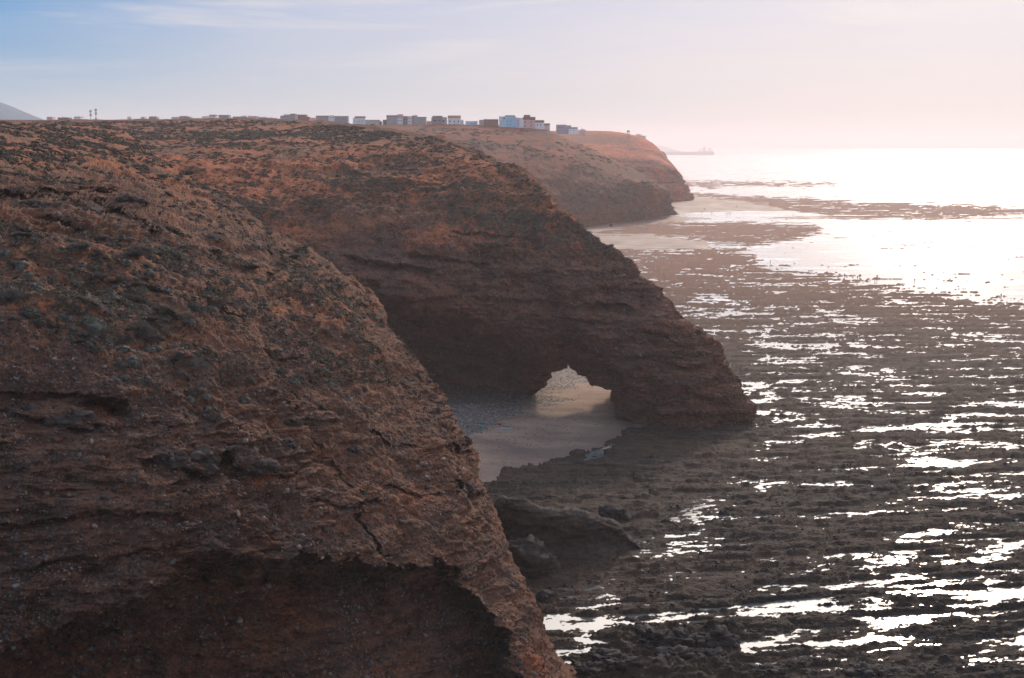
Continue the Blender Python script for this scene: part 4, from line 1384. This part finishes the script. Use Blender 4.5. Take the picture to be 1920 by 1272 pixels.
house(553.5, 574, 216, 1120, [(553.5, 559, 215.6, PK, None, 0), (559, 574, 216.4, RD, (MR, .5), .4)], 'red house with a pink left side', wgrid([563, 568], [220], 1.4, 1.6, None, .4))
house(575, 592, 221, 1120, [(575, 580, 220.3, RD, None, 0), (580, 592, 222.4, PK, None, .3)], 'low pink wall and house right of the red house')
house(593, 627, 217, 1100, [(593, 616, 218.5, GY, (DG, .4), 0), (616, 627, 217.6, WH, None, .5)], 'long grey house with a white right end', wgrid([620, 624], [220.5], 1.4, 1.8, None, .5) + wgrid([600, 608], [222.5], 1.2, 1.5))
house(628, 652, 218, 1100, [(628, 652, 219, BG, (GY, .4), 0)], 'blue-grey box house standing alone beside a gap', wgrid([634, 645], [224], 1.3, 1.6))
house(662, 711, 219, 1060, [(662, 685, 222.5, WH, None, 0), (665, 684, 219.6, RD, None, 1.0), (685, 711, 226.3, CR, (GY, .5), .4)], 'white house with dark red roof room and low extension',
      wgrid([665.5, 671, 675, 679.5], [228], 1.5, 2) + wgrid([679, 689], [234], 2.0, 2.6, M_winb, .4) + [(694, 703, 232.6, 234.6, M_win, .4)])
house(712, 715, 229, 1060, [(712, 715, 229, RD, None, 0)], 'narrow red hut right of the low extension')
house(718, 725, 225, 1060, [(718, 725, 226, BR, None, 0)], 'narrow brown house against the tall grey block')
house(725, 745.5, 217, 1050, [(725, 745.5, 217.7, GY, (DG, .5), 0)], 'tall blank grey block left of the white facade', wgrid([731, 738], [226, 232], 1.1, 1.6))
house(745.6, 755, 215, 1050, [(745.6, 755, 215.7, WH, (PK, 1.6), 0)], 'narrow white facade with a pink top floor', wgrid([748.2, 752.2], [221.5, 227, 233], 1.7, 2.0))
house(755.1, 764, 218, 1050, [(755.1, 764.2, 219.2, DG, (GY, .5), .5)], 'dark unfinished block between two white facades', wgrid([758, 761.5], [225.5, 231], 1.9, 2.4, None, .5))
house(764.5, 775.5, 218, 1050, [(764.5, 773.2, 219.2, WH, (PK, .5), 0), (773.3, 775.5, 218.4, RD, None, -.2)], 'white facade with a dark red stripe down its side', wgrid([767, 770.8], [223, 228, 233], 1.6, 2.0))
house(775.6, 798.5, 217, 1050, [(775.6, 782, 217.6, GY, None, 0), (782, 798.5, 220.8, GY, (DG, .4), .3)], 'wide plain grey block with a taller left corner', wgrid([780], [224, 230], 1.0, 1.4))
house(800, 809, 228, 1045, [(800, 809, 228.6, OR, None, 0)], 'low orange yard wall between grey buildings', name='yard_wall', cat='wall')
house(809, 837, 218, 1045, [(809, 811, 221.5, GY, None, .4), (811, 829, 218.6, DG, None, 0), (829, 837, 221.2, GY, None, .4)], 'grey unfinished house with four dark openings',
      [(813.5, 818, 226, 229.6, M_win, 0), (821.6, 825, 225.6, 228.2, M_win, 0), (829.5, 833.2, 226, 229.6, M_win, .4), (820, 822.4, 220, 222.4, M_win, 0)] + [(829.5, 832.6, 232.6, 235.5, M_win, .4)])
house(840, 869, 217, 1045, [(840, 863.7, 218.2, WH, (OR, 1.4), 0), (863.8, 869, 226.4, WH, None, .6)], 'white house with an orange parapet and rows of dark windows', wgrid([844, 852, 859.5], [228, 234.3], 2.1, 2.8) + wgrid([866.5], [229.5], 1.6, 2, None, .6))
house(873, 895, 228, 1045, [(873, 895, 228.6, BL, (WH, .3), 0)], 'low pale blue house on the plateau', wgrid([884, 890], [231], 1.4, 1.6, M_winb))
house(898.5, 906.9, 226, 1040, [(898.5, 906.9, 226.2, GY, None, 0)], 'small grey house left of the brown block')
house(907, 934, 224, 1040, [(907, 934, 225.2, BR, (MR, .4), 0)], 'blank brown brick block left of the light blue building')
house(936, 967, 217, 1040, [(936, 949, 219.8, BL, None, 0), (949, 967, 219.8, CY, None, -.3), (946.6, 965.6, 217.6, TE, None, 1.5)], 'light blue building with a teal roof room',
      [(943.4, 947.6, 220.8, 223.6, MR, 0), (958, 964, 220.6, 222.8, PK, -.3)] + wgrid([940, 945], [228, 233], 1.4, 2) + wgrid([951.5, 957.5], [228, 233.5], 1.6, 2, None, -.3))
house(967.1, 980.5, 221, 1040, [(967.1, 974, 222, LV, None, 0), (974, 980.5, 222.4, WH, None, .4)], 'lavender and white house joined to the blue building', wgrid([970.5], [227, 232], 1.4, 2))
house(981.2, 1003.5, 216, 1040, [(981.2, 1003.5, 220.8, PK, (MR, 1.6), 0), (982.5, 994, 216.8, MR, None, 1.0)], 'pink house with a maroon top and roof room', wgrid([984.3, 996], [229.6, 236.4], 2.2, 2.8) + wgrid([990], [223.5], 1.5, 1.4))
house(1004, 1020, 226, 1040, [(1004, 1020, 227, WH, (MR, 1.2), 0)], 'white house with a maroon parapet on the slope', wgrid([1007.5, 1013.5], [234.3], 2, 2.4))
house(1021, 1031, 232, 1040, [(1021, 1031, 233, CR, (MR, .7), 0)], 'small cream house at the edge of the slope', wgrid([1024.5], [236.5], 1.4, 1.8))
house(1043.5, 1084, 234, 1250, [(1043.5, 1062, 235, BG, None, 0), (1062, 1071, 236.4, BG, None, .3), (1066, 1084, 243, WH, None, -2), (1071.2, 1083, 239.6, BG, None, .5)], 'blue-grey building with a white front terrace on the second headland',
      wgrid([1048, 1054], [239.5], 1.4, 2) + wgrid([1070, 1076], [244.6], 1.2, 1.4, None, -2))
for (x0, x1, ty, lb) in [(1193, 1202, 252.5, 'pale hazy building at left on the distant headland'), (1202, 1206, 255, 'low pale hazy hut between two buildings on the distant headland'), (1206.5, 1211, 255.5, 'narrow pale hazy tower house on the distant headland')]:
    house(x0, x1, ty, 2500, [(x0, x1, ty, CR, None, 0)], lb)

def conic(px_, top, D, label, name, cat):
    c_ = at(px_, top, D)
    e = empty(name, (float(c_[0]), D, 0))
    tag(e, label, cat)
    m = MB(); zb = 60.0
    hh = float(c_[2])
    m.box(-3.2, 3.2, -3, 3, zb, hh - 1.6)
    m.build('wall', PK, e)
    m = MB(); m.box(-3.6, 3.6, -3.4, 3.4, hh - 1.598, hh, .06); m.build('roof', CR, e)
conic(1092, 241.5, 1290, 'tiny pink hut with a pointed roof near the headland edge', 'hut', 'hut')

# masts
for i, (x_, ty, lb) in enumerate([(169.3, 206, 'shorter of the two slim antenna masts on the skyline'), (179.2, 204, 'taller of the two slim antenna masts on the skyline')]):
    D = 1250
    c_ = at(x_, ty, D)
    e = empty('antenna_mast', (float(c_[0]), D, ZB)); tag(e, lb, 'mast')
    hh = float(c_[2]) - ZB
    m = MB(); m.tube((0, 0, -1), (0, 0, hh), .34, .22); m.build('pole', M_metal, e)
    for zz in ([hh - 1.4, hh - 4.6] if i == 0 else [hh - 1.2, hh - 4.2, hh - 9]):
        m = MB()
        for a in range(3):
            t_ = a * 2.094 + .4
            m.box(cos(t_) * .75 - .28, cos(t_) * .75 + .28, sin(t_) * .75 - .28, sin(t_) * .75 + .28, zz - 1.0, zz + 1.0)
        m.build('antenna', M_metal, e)
# lattice tower with dish on the second headland
c_ = at(1178, 245, 1420)
e = empty('lookout_tower', (float(c_[0]), 1420, 58)); tag(e, 'spindly lattice tower on the second headland skyline', 'tower')
hh = float(c_[2]) - 58
m = MB()
for sx_ in (-1, 1):
    for sy_ in (-1, 1):
        m.tube((sx_ * 2.2, sy_ * 2.2, -3), (sx_ * .7, sy_ * .7, hh - 1.5), .22, .16, 6)
for k in range(4):
    z0 = hh * k / 4; z1 = hh * (k + 1) / 4; w0 = 2.2 - 1.5 * k / 4; w1 = 2.2 - 1.5 * (k + 1) / 4
    m.tube((-w0, -w0, z0), (w1, -w1, z1 - 1.5), .12, .12, 5); m.tube((w0, -w0, z0), (-w1, -w1, z1 - 1.5), .12, .12, 5)
m.build('lattice', M_metal, e)
m = MB(); m.box(-1.3, 1.3, -1.3, 1.3, hh - 1.498, hh); m.build('platform', M_metal, e)

# ------------------------------------------------------------------ people
SK = plain('skin', (0.32, 0.19, 0.13), 0.6, .08, 3)
SUIT = plain('wetsuit', (0.025, 0.027, 0.032), 0.6, .1, 3)
HAIR = plain('hair', (0.02, 0.015, 0.012), 0.8, .1, 3)
REDC = plain('red_cloth', (0.32, 0.06, 0.07), 0.8, .1, 3)
YEL = plain('yellow_cloth', (0.75, 0.42, 0.10), 0.8, .1, 3)
SHORT = plain('dark_shorts', (0.03, 0.035, 0.03), 0.8, .1, 3)


def skinned(name, pts, edges, rad, mat, parent=None):
    me = bpy.data.meshes.new(name)
    me.from_pydata(pts, edges, [])
    o = bpy.data.objects.new(name, me)
    C.objects.link(o)
    md = o.modifiers.new('skin', 'SKIN')
    for i, r_ in enumerate(rad):
        sv_ = me.skin_vertices[0].data[i]
        sv_.radius = (r_, r_ * .85) if not isinstance(r_, tuple) else r_
        sv_.use_root = (i == 0)
    o.modifiers.new('sub', 'SUBSURF').levels = 1
    dg = bpy.context.evaluated_depsgraph_get()
    m2 = bpy.data.meshes.new_from_object(o.evaluated_get(dg))
    m2.materials.clear(); m2.materials.append(mat)
    for p in m2.polygons: p.use_smooth = True
    bpy.data.objects.remove(o)
    o = bpy.data.objects.new(name, m2)
    C.objects.link(o)
    if parent: o.parent = parent
    return o


def body(J):
    names = ['pel', 'wst', 'che', 'nek', 'hdl', 'hdu', 'shL', 'elL', 'wrL', 'haL', 'shR', 'elR', 'wrR', 'haR', 'hiL', 'knL', 'anL', 'toL', 'hiR', 'knR', 'anR', 'toR']
    rr = dict(pel=.14, wst=.12, che=.145, nek=.055, hdl=.085, hdu=.10, shL=.065, elL=.045, wrL=.032, haL=.04, shR=.065, elR=.045, wrR=.032, haR=.04,
              hiL=.095, knL=.062, anL=.042, toL=.04, hiR=.095, knR=.062, anR=.042, toR=.04)
    E = ['pel-wst', 'wst-che', 'che-nek', 'nek-hdl', 'hdl-hdu', 'che-shL', 'shL-elL', 'elL-wrL', 'wrL-haL', 'che-shR', 'shR-elR', 'elR-wrR', 'wrR-haR', 'pel-hiL', 'hiL-knL', 'knL-anL', 'anL-toL', 'pel-hiR', 'hiR-knR', 'knR-anR', 'anR-toR']
    ix = {n: i for i, n in enumerate(names)}
    return [J[n] for n in names], [tuple(ix[a] for a in e.split('-')) for e in E], [rr[n] for n in names]


def sym(d):
    o = dict(d)
    for k, v in d.items():
        if k.endswith('L') and k[:-1] + 'R' not in d: o[k[:-1] + 'R'] = (-v[0], v[1], v[2])
    return o


stand = sym(dict(pel=(0, 0, .95), wst=(0, .01, 1.12), che=(0, 0, 1.34), nek=(0, 0, 1.50), hdl=(0, -.02, 1.60), hdu=(0, -.02, 1.70), shL=(.20, 0, 1.42), elL=(.27, .03, 1.12), wrL=(.29, -.04, .88), haL=(.29, -.07, .80),
                 hiL=(.10, 0, .88), knL=(.12, -.01, .48), anL=(.13, .03, .08), toL=(.14, -.14, .04)))
walk = dict(stand); walk.update(knL=(.11, -.14, .50), anL=(.12, -.22, .09), toL=(.12, -.38, .05), knR=(-.11, .06, .48), anR=(-.11, .28, .12), toR=(-.11, .14, .04), elL=(.27, .14, 1.15), wrL=(.27, .14, .92), haL=(.27, .12, .84), elR=(-.27, -.10, 1.14), wrR=(-.25, -.26, .98), haR=(-.25, -.32, .93))
bend = dict(stand); bend.update(wst=(-.06, -.12, 1.06), che=(-.16, -.30, 1.16), nek=(-.24, -.42, 1.20), hdl=(-.29, -.49, 1.20), hdu=(-.34, -.55, 1.22), shL=(.02, -.36, 1.18), shR=(-.34, -.30, 1.18), elL=(-.06, -.48, .92), wrL=(-.12, -.55, .70), haL=(-.13, -.57, .62), elR=(-.42, -.42, .92), wrR=(-.38, -.52, .70), haR=(-.36, -.56, .62))
sit = sym(dict(pel=(0, 0, .16), wst=(0, .04, .34), che=(0, .05, .56), nek=(0, .02, .72), hdl=(0, -.01, .81), hdu=(0, -.02, .92), shL=(.20, .04, .63), elL=(.28, -.08, .40), wrL=(.20, -.28, .40), haL=(.16, -.35, .42), hiL=(.10, -.08, .16), knL=(.16, -.42, .46), anL=(.14, -.62, .08), toL=(.14, -.78, .05)))
POSE = dict(stand=stand, walk=walk, bend=bend, sit=sit)


def make_person(pose, suit, name='person'):
    J = POSE[pose]
    e = empty('person', (0, 0, 0))
    o = skinned('body', *body(J), suit, e)
    hd = np.array(J['hdu']); hl = np.array(J['hdl'])
    hr = skinned('hair', [tuple(hd + np.array([0, .02, .0])), tuple(hd + (hd - hl) * .35 + np.array([0, .01, 0]))], [(0, 1)], [.108, .085], HAIR, e)
    return e


def dress(e, pose, top, shorts):
    J = POSE[pose]
    pel, wst, che = (np.array(J[k]) for k in ('pel', 'wst', 'che'))
    if top: skinned('shirt', [tuple(wst), tuple((wst + che) / 2), tuple(che), J['shL'], J['shR']], [(0, 1), (1, 2), (2, 3), (2, 4)], [.145, .15, .165, .085, .085], top, e)
    if shorts:
        mid = lambda a, b_: tuple(np.array(J[a]) * .5 + np.array(J[b_]) * .5)
        skinned('shorts', [tuple(pel), J['hiL'], mid('hiL', 'knL'), J['hiR'], mid('hiR', 'knR')], [(0, 1), (1, 2), (0, 3), (3, 4)], [.16, .115, .10, .115, .10], shorts, e)


base = {}
for p_ in ('stand', 'walk', 'bend'):
    base[p_] = make_person(p_, SUIT)
base['crouch'] = make_person('sit', REDC)
used = set()
folk = [
    (1583, 521, 'stand', 0, 'person in dark clothes at the left end of the tide-edge group', 1.6),
    (1607.7, 526, 'stand', 0, 'person in dark clothes on the rock rim, left of a close pair', 1.75),
    (1612.3, 522, 'stand', .5, 'person in dark clothes wading just behind the rim, right of a close pair', 1.75),
    (1625.2, 527, 'crouch', .8, 'person in reddish clothes crouching on the end of the rock rim', 1.3),
    (1640, 535, 'stand', 1.2, 'person in dark clothes standing on the thin reef spit', 1.75),
    (1644.6, 524, 'walk', 0, 'person in dark clothes wading out beyond the reef spit', 1.8),
    (1714.6, 529, 'bend', .4, 'person in dark clothes bending over in the shallow water', 1.8),
    (1877, 559, 'stand', 2, 'person in dark clothes on a small rock near the right edge', 1.6),
    (1444, 495, 'stand', 1, 'person in dark clothes at the reef edge well left of the group', 1.6),
    (1622.5, 428, 'stand', 1, 'lone person out in the bright water beyond the reef tip', 1.7),
    (1320.6, 394, 'stand', .3, 'person on the far sand below the second headland', 1.75),
    (1316.2, 401, 'walk', 1.4, 'person walking on the far sand at the left of the bright pool', 1.75),
    (1334.4, 401.5, 'stand', .2, 'person standing midway along the far bright pool', 1.75),
    (1360.6, 404.5, 'walk', 1.5, 'leftmost of four people at the end of the far sandbank', 1.75),
    (1363.9, 403.5, 'stand', .5, 'second from left of four people at the end of the far sandbank', 1.75),
    (1367.4, 403, 'walk', 2.5, 'third from left of four people at the end of the far sandbank', 1.75),
    (1370.2, 401.5, 'stand', 2.9, 'rightmost of four people at the end of the far sandbank', 1.75),
    (1380.8, 389, 'stand', .9, 'lone person far out on the pale sand flat', 1.75),
    (1487, 406.5, 'walk', 1.1, 'lone person on the wet sand right of the far bright pool', 1.75),
]
for (x_, y_, ps_, rz, lb, hgt) in folk:
    src = base[ps_]
    if ps_ in used:
        e = src.copy(); C.objects.link(e)
        for ch in list(src.children):
            c_ = ch.copy(); C.objects.link(c_); c_.parent = e
    else:
        e = src; used.add(ps_)
    g0 = G(x_, y_)
    e.location = (float(g0[0]), float(g0[1]), -.05)
    e.rotation_euler = (0, 0, rz)
    s_ = (hgt / 1.66) if ps_ != 'crouch' else 1.0
    e.scale = (s_, s_, s_)
    tag(e, lb, 'person', 'people along the tide line')

# bather with surfboards on the beach
def sandz(px_, py_):
    j = np.argmin((PX - px_) ** 2 + (PY - py_) ** 2)
    return Vs.reshape(-1, 3)[j]


b0 = sandz(936, 809)
e = make_person('sit', SK)
e.location = tuple(b0 + np.array([0, 0, -.02])); e.rotation_euler = (0, 0, 1.3); e.scale = (1.15, 1.15, 1.15)
dress(e, 'sit', YEL, SHORT)
tag(e, 'person in a yellow top and dark shorts sitting beside a surfboard', 'person')


def surfboard(px_, py_, length, rz, mats, label, tilt=0):
    c_ = sandz(px_, py_)
    n, m_ = 18, 12
    V = []
    for i in range(n):
        t_ = i / (n - 1)
        wd = .27 * max(0.02, (sin(pi * t_ ** .85)) ** .55)
        th = .035 * max(.15, sin(pi * t_) ** .5)
        roc = .14 * max(0, (t_ - .7) / .3) ** 2 + .03 * max(0, (.2 - t_) / .2) ** 2
        for j in range(m_):
            a = 2 * pi * j / m_
            V.append(((t_ - .5) * length, cos(a) * wd, sin(a) * th + roc + .06))
    V = np.array(V)
    e = empty('surfboard', tuple(c_), rz)
    o = make_mesh('deck', V, grid_faces(n, m_, True), mats[0]); o.parent = e
    m = MB(); m.box(-length * .30, length * .22, -.10, .10, .075, .102); m.build('traction_pad', mats[1], e)
    for y_ in (-.1, 0, .1):
        m = MB(); m.add([(-length * .44, y_ - .008, .04), (-length * .38, y_ - .008, .04), (-length * .45, y_ - .008, -.06), (-length * .44, y_ + .008, .04), (-length * .38, y_ + .008, .04), (-length * .45, y_ + .008, -.06)],
                        [(0, 1, 2), (5, 4, 3), (0, 3, 4, 1), (1, 4, 5, 2), (2, 5, 3, 0)]); m.build('fin', SHORT, e)
    tag(e, label, 'surfboard')
    return e


M_b1 = plain('white_cyan_board', (0.55, 0.80, 0.88), .3, .05, 2); M_b2 = plain('teal_board', (0.05, 0.30, 0.34), .4, .05, 2); M_b3 = plain('blue_board', (0.04, 0.17, 0.36), .4, .05, 2)
surfboard(950, 814, 2.2, -.06, (M_b1, M_b2), 'pale blue surfboard lying right of the seated person')
surfboard(949, 811, 2.0, -.02, (M_b2, M_b3), 'dark teal surfboard lying behind the pale blue one')
surfboard(925, 807, 1.9, -.25, (M_b3, M_b3), 'dark blue surfboard lying left of the seated person')
surfboard(901, 808.5, 1.7, -.15, (SHORT, SHORT), 'black surfboard on the shingle beside the teal bag')
c_ = sandz(903, 815)
e = empty('bag', tuple(c_)); tag(e, 'round teal bag on the shingle left of the surfboards', 'bag')
M_bag = plain('teal_fabric', (0.05, 0.33, 0.36), .8, .15, 3)
v, f = ico(3)
v = v * np.array([.42, .28, .26]) * (1 + .12 * fbm(v[:, 0] * 2, v[:, 1] * 2, v[:, 2] * 2, 3))[:, None]; v[:, 2] = np.maximum(v[:, 2] + .2, 0)
o = make_mesh('sack', v, f, M_bag); o.parent = e
m = MB()
for k in range(8):
    a0, a1 = pi * k / 8, pi * (k + 1) / 8
    m.tube((cos(a0) * .25, 0, .42 + sin(a0) * .16), (cos(a1) * .25, 0, .42 + sin(a1) * .16), .02, .02, 5)
m.build('handle', SHORT, e)
c_ = sandz(934, 815)
m = MB(); 
for k in range(6): m.box(-.5 + k * .17, -.5 + (k + 1) * .17, -.3, .3, .03 + .01 * (k % 2), .06 + .015 * (k % 2))
o = m.build('towel', plain('pink_cloth', (0.55, 0.28, 0.42), .9, .1, 3)); o.location = tuple(c_)
tag(o, 'small pink towel spread in front of the seated person', 'towel')

# ------------------------------------------------------------------ ship and boats
M_hull = plain('hull_paint', (0.10, 0.09, 0.09), .5, .15, .05); M_sup = plain('ship_white', (0.70, 0.70, 0.70), .5, .1, .05); M_deck = plain('ship_deck', (0.22, 0.12, 0.09), .7, .1, .05)
gs = G(1293, 291)
k = gs[1] / F
e = empty('cargo_ship', (float(gs[0]), float(gs[1]), 0)); tag(e, 'long dark cargo ship on the horizon beyond the headlands', 'ship')
px2x = lambda p_: (p_ - 1293) * k
py2z = lambda y_: float(P(1293, y_, gs[1])[2])
n = 24
prof = []
V = []
for i in range(n):
    t_ = i / (n - 1)
    x_ = px2x(1244) + (px2x(1338) - px2x(1244)) * t_
    bw = 22 * (min(1, (t_ / .16)) ** .6 if t_ < .16 else 1) * (1 if t_ < .93 else 1 - (t_ - .93) * 2.5)
    zt = py2z(285.6) if t_ < .62 else py2z(285.6) + (py2z(284.0) - py2z(285.6)) * min(1, (t_ - .62) / .04)
    for (yy, zz) in [(-bw, zt), (-bw * .97, zt * .4), (-bw * .75, -2), (bw * .75, -2), (bw * .97, zt * .4), (bw, zt)]:
        V.append((x_ - (6 if (zz == zt and t_ == 0) else 0), yy, zz))
hull = make_mesh('hull', V, grid_faces(n, 6, True), M_hull, smooth=False); hull.parent = e
def sbox(a, b_, y0, y1, z0, z1, nm, mt):
    m = MB(); m.box(px2x(a), px2x(b_), y0, y1, py2z(z0), py2z(z1)); return m.build(nm, mt, e)
sbox(1318, 1323, -16, 16, 284, 276.5, 'bridge', M_sup)
sbox(1309, 1318, -12, 12, 282, 280, 'deck_house', M_sup)
sbox(1309.5, 1311.5, -12, 12, 284.2, 282.1, 'support', M_sup)
sbox(1319.3, 1321.5, -5, 5, 276.4, 273.6, 'funnel', M_sup)
sbox(1328, 1331.8, -12, 12, 284, 279.3, 'crane_house', M_sup)
m = MB(); m.tube((px2x(1330), 0, py2z(279.4)), (px2x(1330), 0, py2z(277)), 2.2, 1.4); m.tube((px2x(1330), 0, py2z(278)), (px2x(1336), 0, py2z(282)), 1.4, 1.0); m.tube((px2x(1334), 0, py2z(284.4)), (px2x(1334), 0, py2z(281)), 1.5, 1.2); m.build('crane', M_hull, e)
for a in (1262, 1274, 1286, 1298):
    sbox(a - 4.5, a + 4.5, -15, 15, 285.8, 284.9, 'hatch_cover', M_deck)
for (x_, y_, lb) in [(1565, 302, 'left of two tiny dark fishing boats on the bright sea'), (1598, 305, 'right of two tiny dark fishing boats on the bright sea')]:
    g0 = G(x_, y_); k = g0[1] / F
    e = empty('fishing_boat', (float(g0[0]), float(g0[1]), 0), .2); tag(e, lb, 'boat')
    L_ = 5 * k; V = []
    for i in range(9):
        t_ = i / 8; bw = L_ * .16 * (sin(pi * min(1, t_ * .75 + .22))) ; sh = .35 * (2 * t_ - 1) ** 2
        for (yy, zz) in [(-bw, 1.3 + sh), (-bw * .7, .2), (0, -.5), (bw * .7, .2), (bw, 1.3 + sh)]: V.append(((t_ - .5) * L_, yy, zz))
    o = make_mesh('hull', V, grid_faces(9, 5, True), M_hull, smooth=False); o.parent = e
    m = MB(); m.box(-L_ * .12, L_ * .1, -.8, .8, 1.2, 3.2, .9); m.build('cabin', M_hull, e)
    m = MB(); m.tube((L_ * .15, 0, .8), (L_ * .15, 0, 4.6), .09, .05, 6); m.build('mast', M_hull, e)

#@@HAZE@@
# ------------------------------------------------------------------ haze
M_haze = bpy.data.materials.new('haze_air')
M_haze.use_nodes = True
t = M_haze.node_tree
t.nodes.clear()
pv = t.nodes.new('ShaderNodeVolumePrincipled')
pv.inputs['Color'].default_value = (0.90, 0.82, 0.83, 1)
pv.inputs['Density'].default_value = 0.00015
pv.inputs['Anisotropy'].default_value = 0.38
ou = t.nodes.new('ShaderNodeOutputMaterial')
t.links.new(pv.outputs[0], ou.inputs['Volume'])
mb = MB()
mb.box(-12000, 12000, -1500, 14000, -4, 152)
hz = mb.build('haze', M_haze)
tag(hz, kind='stuff')
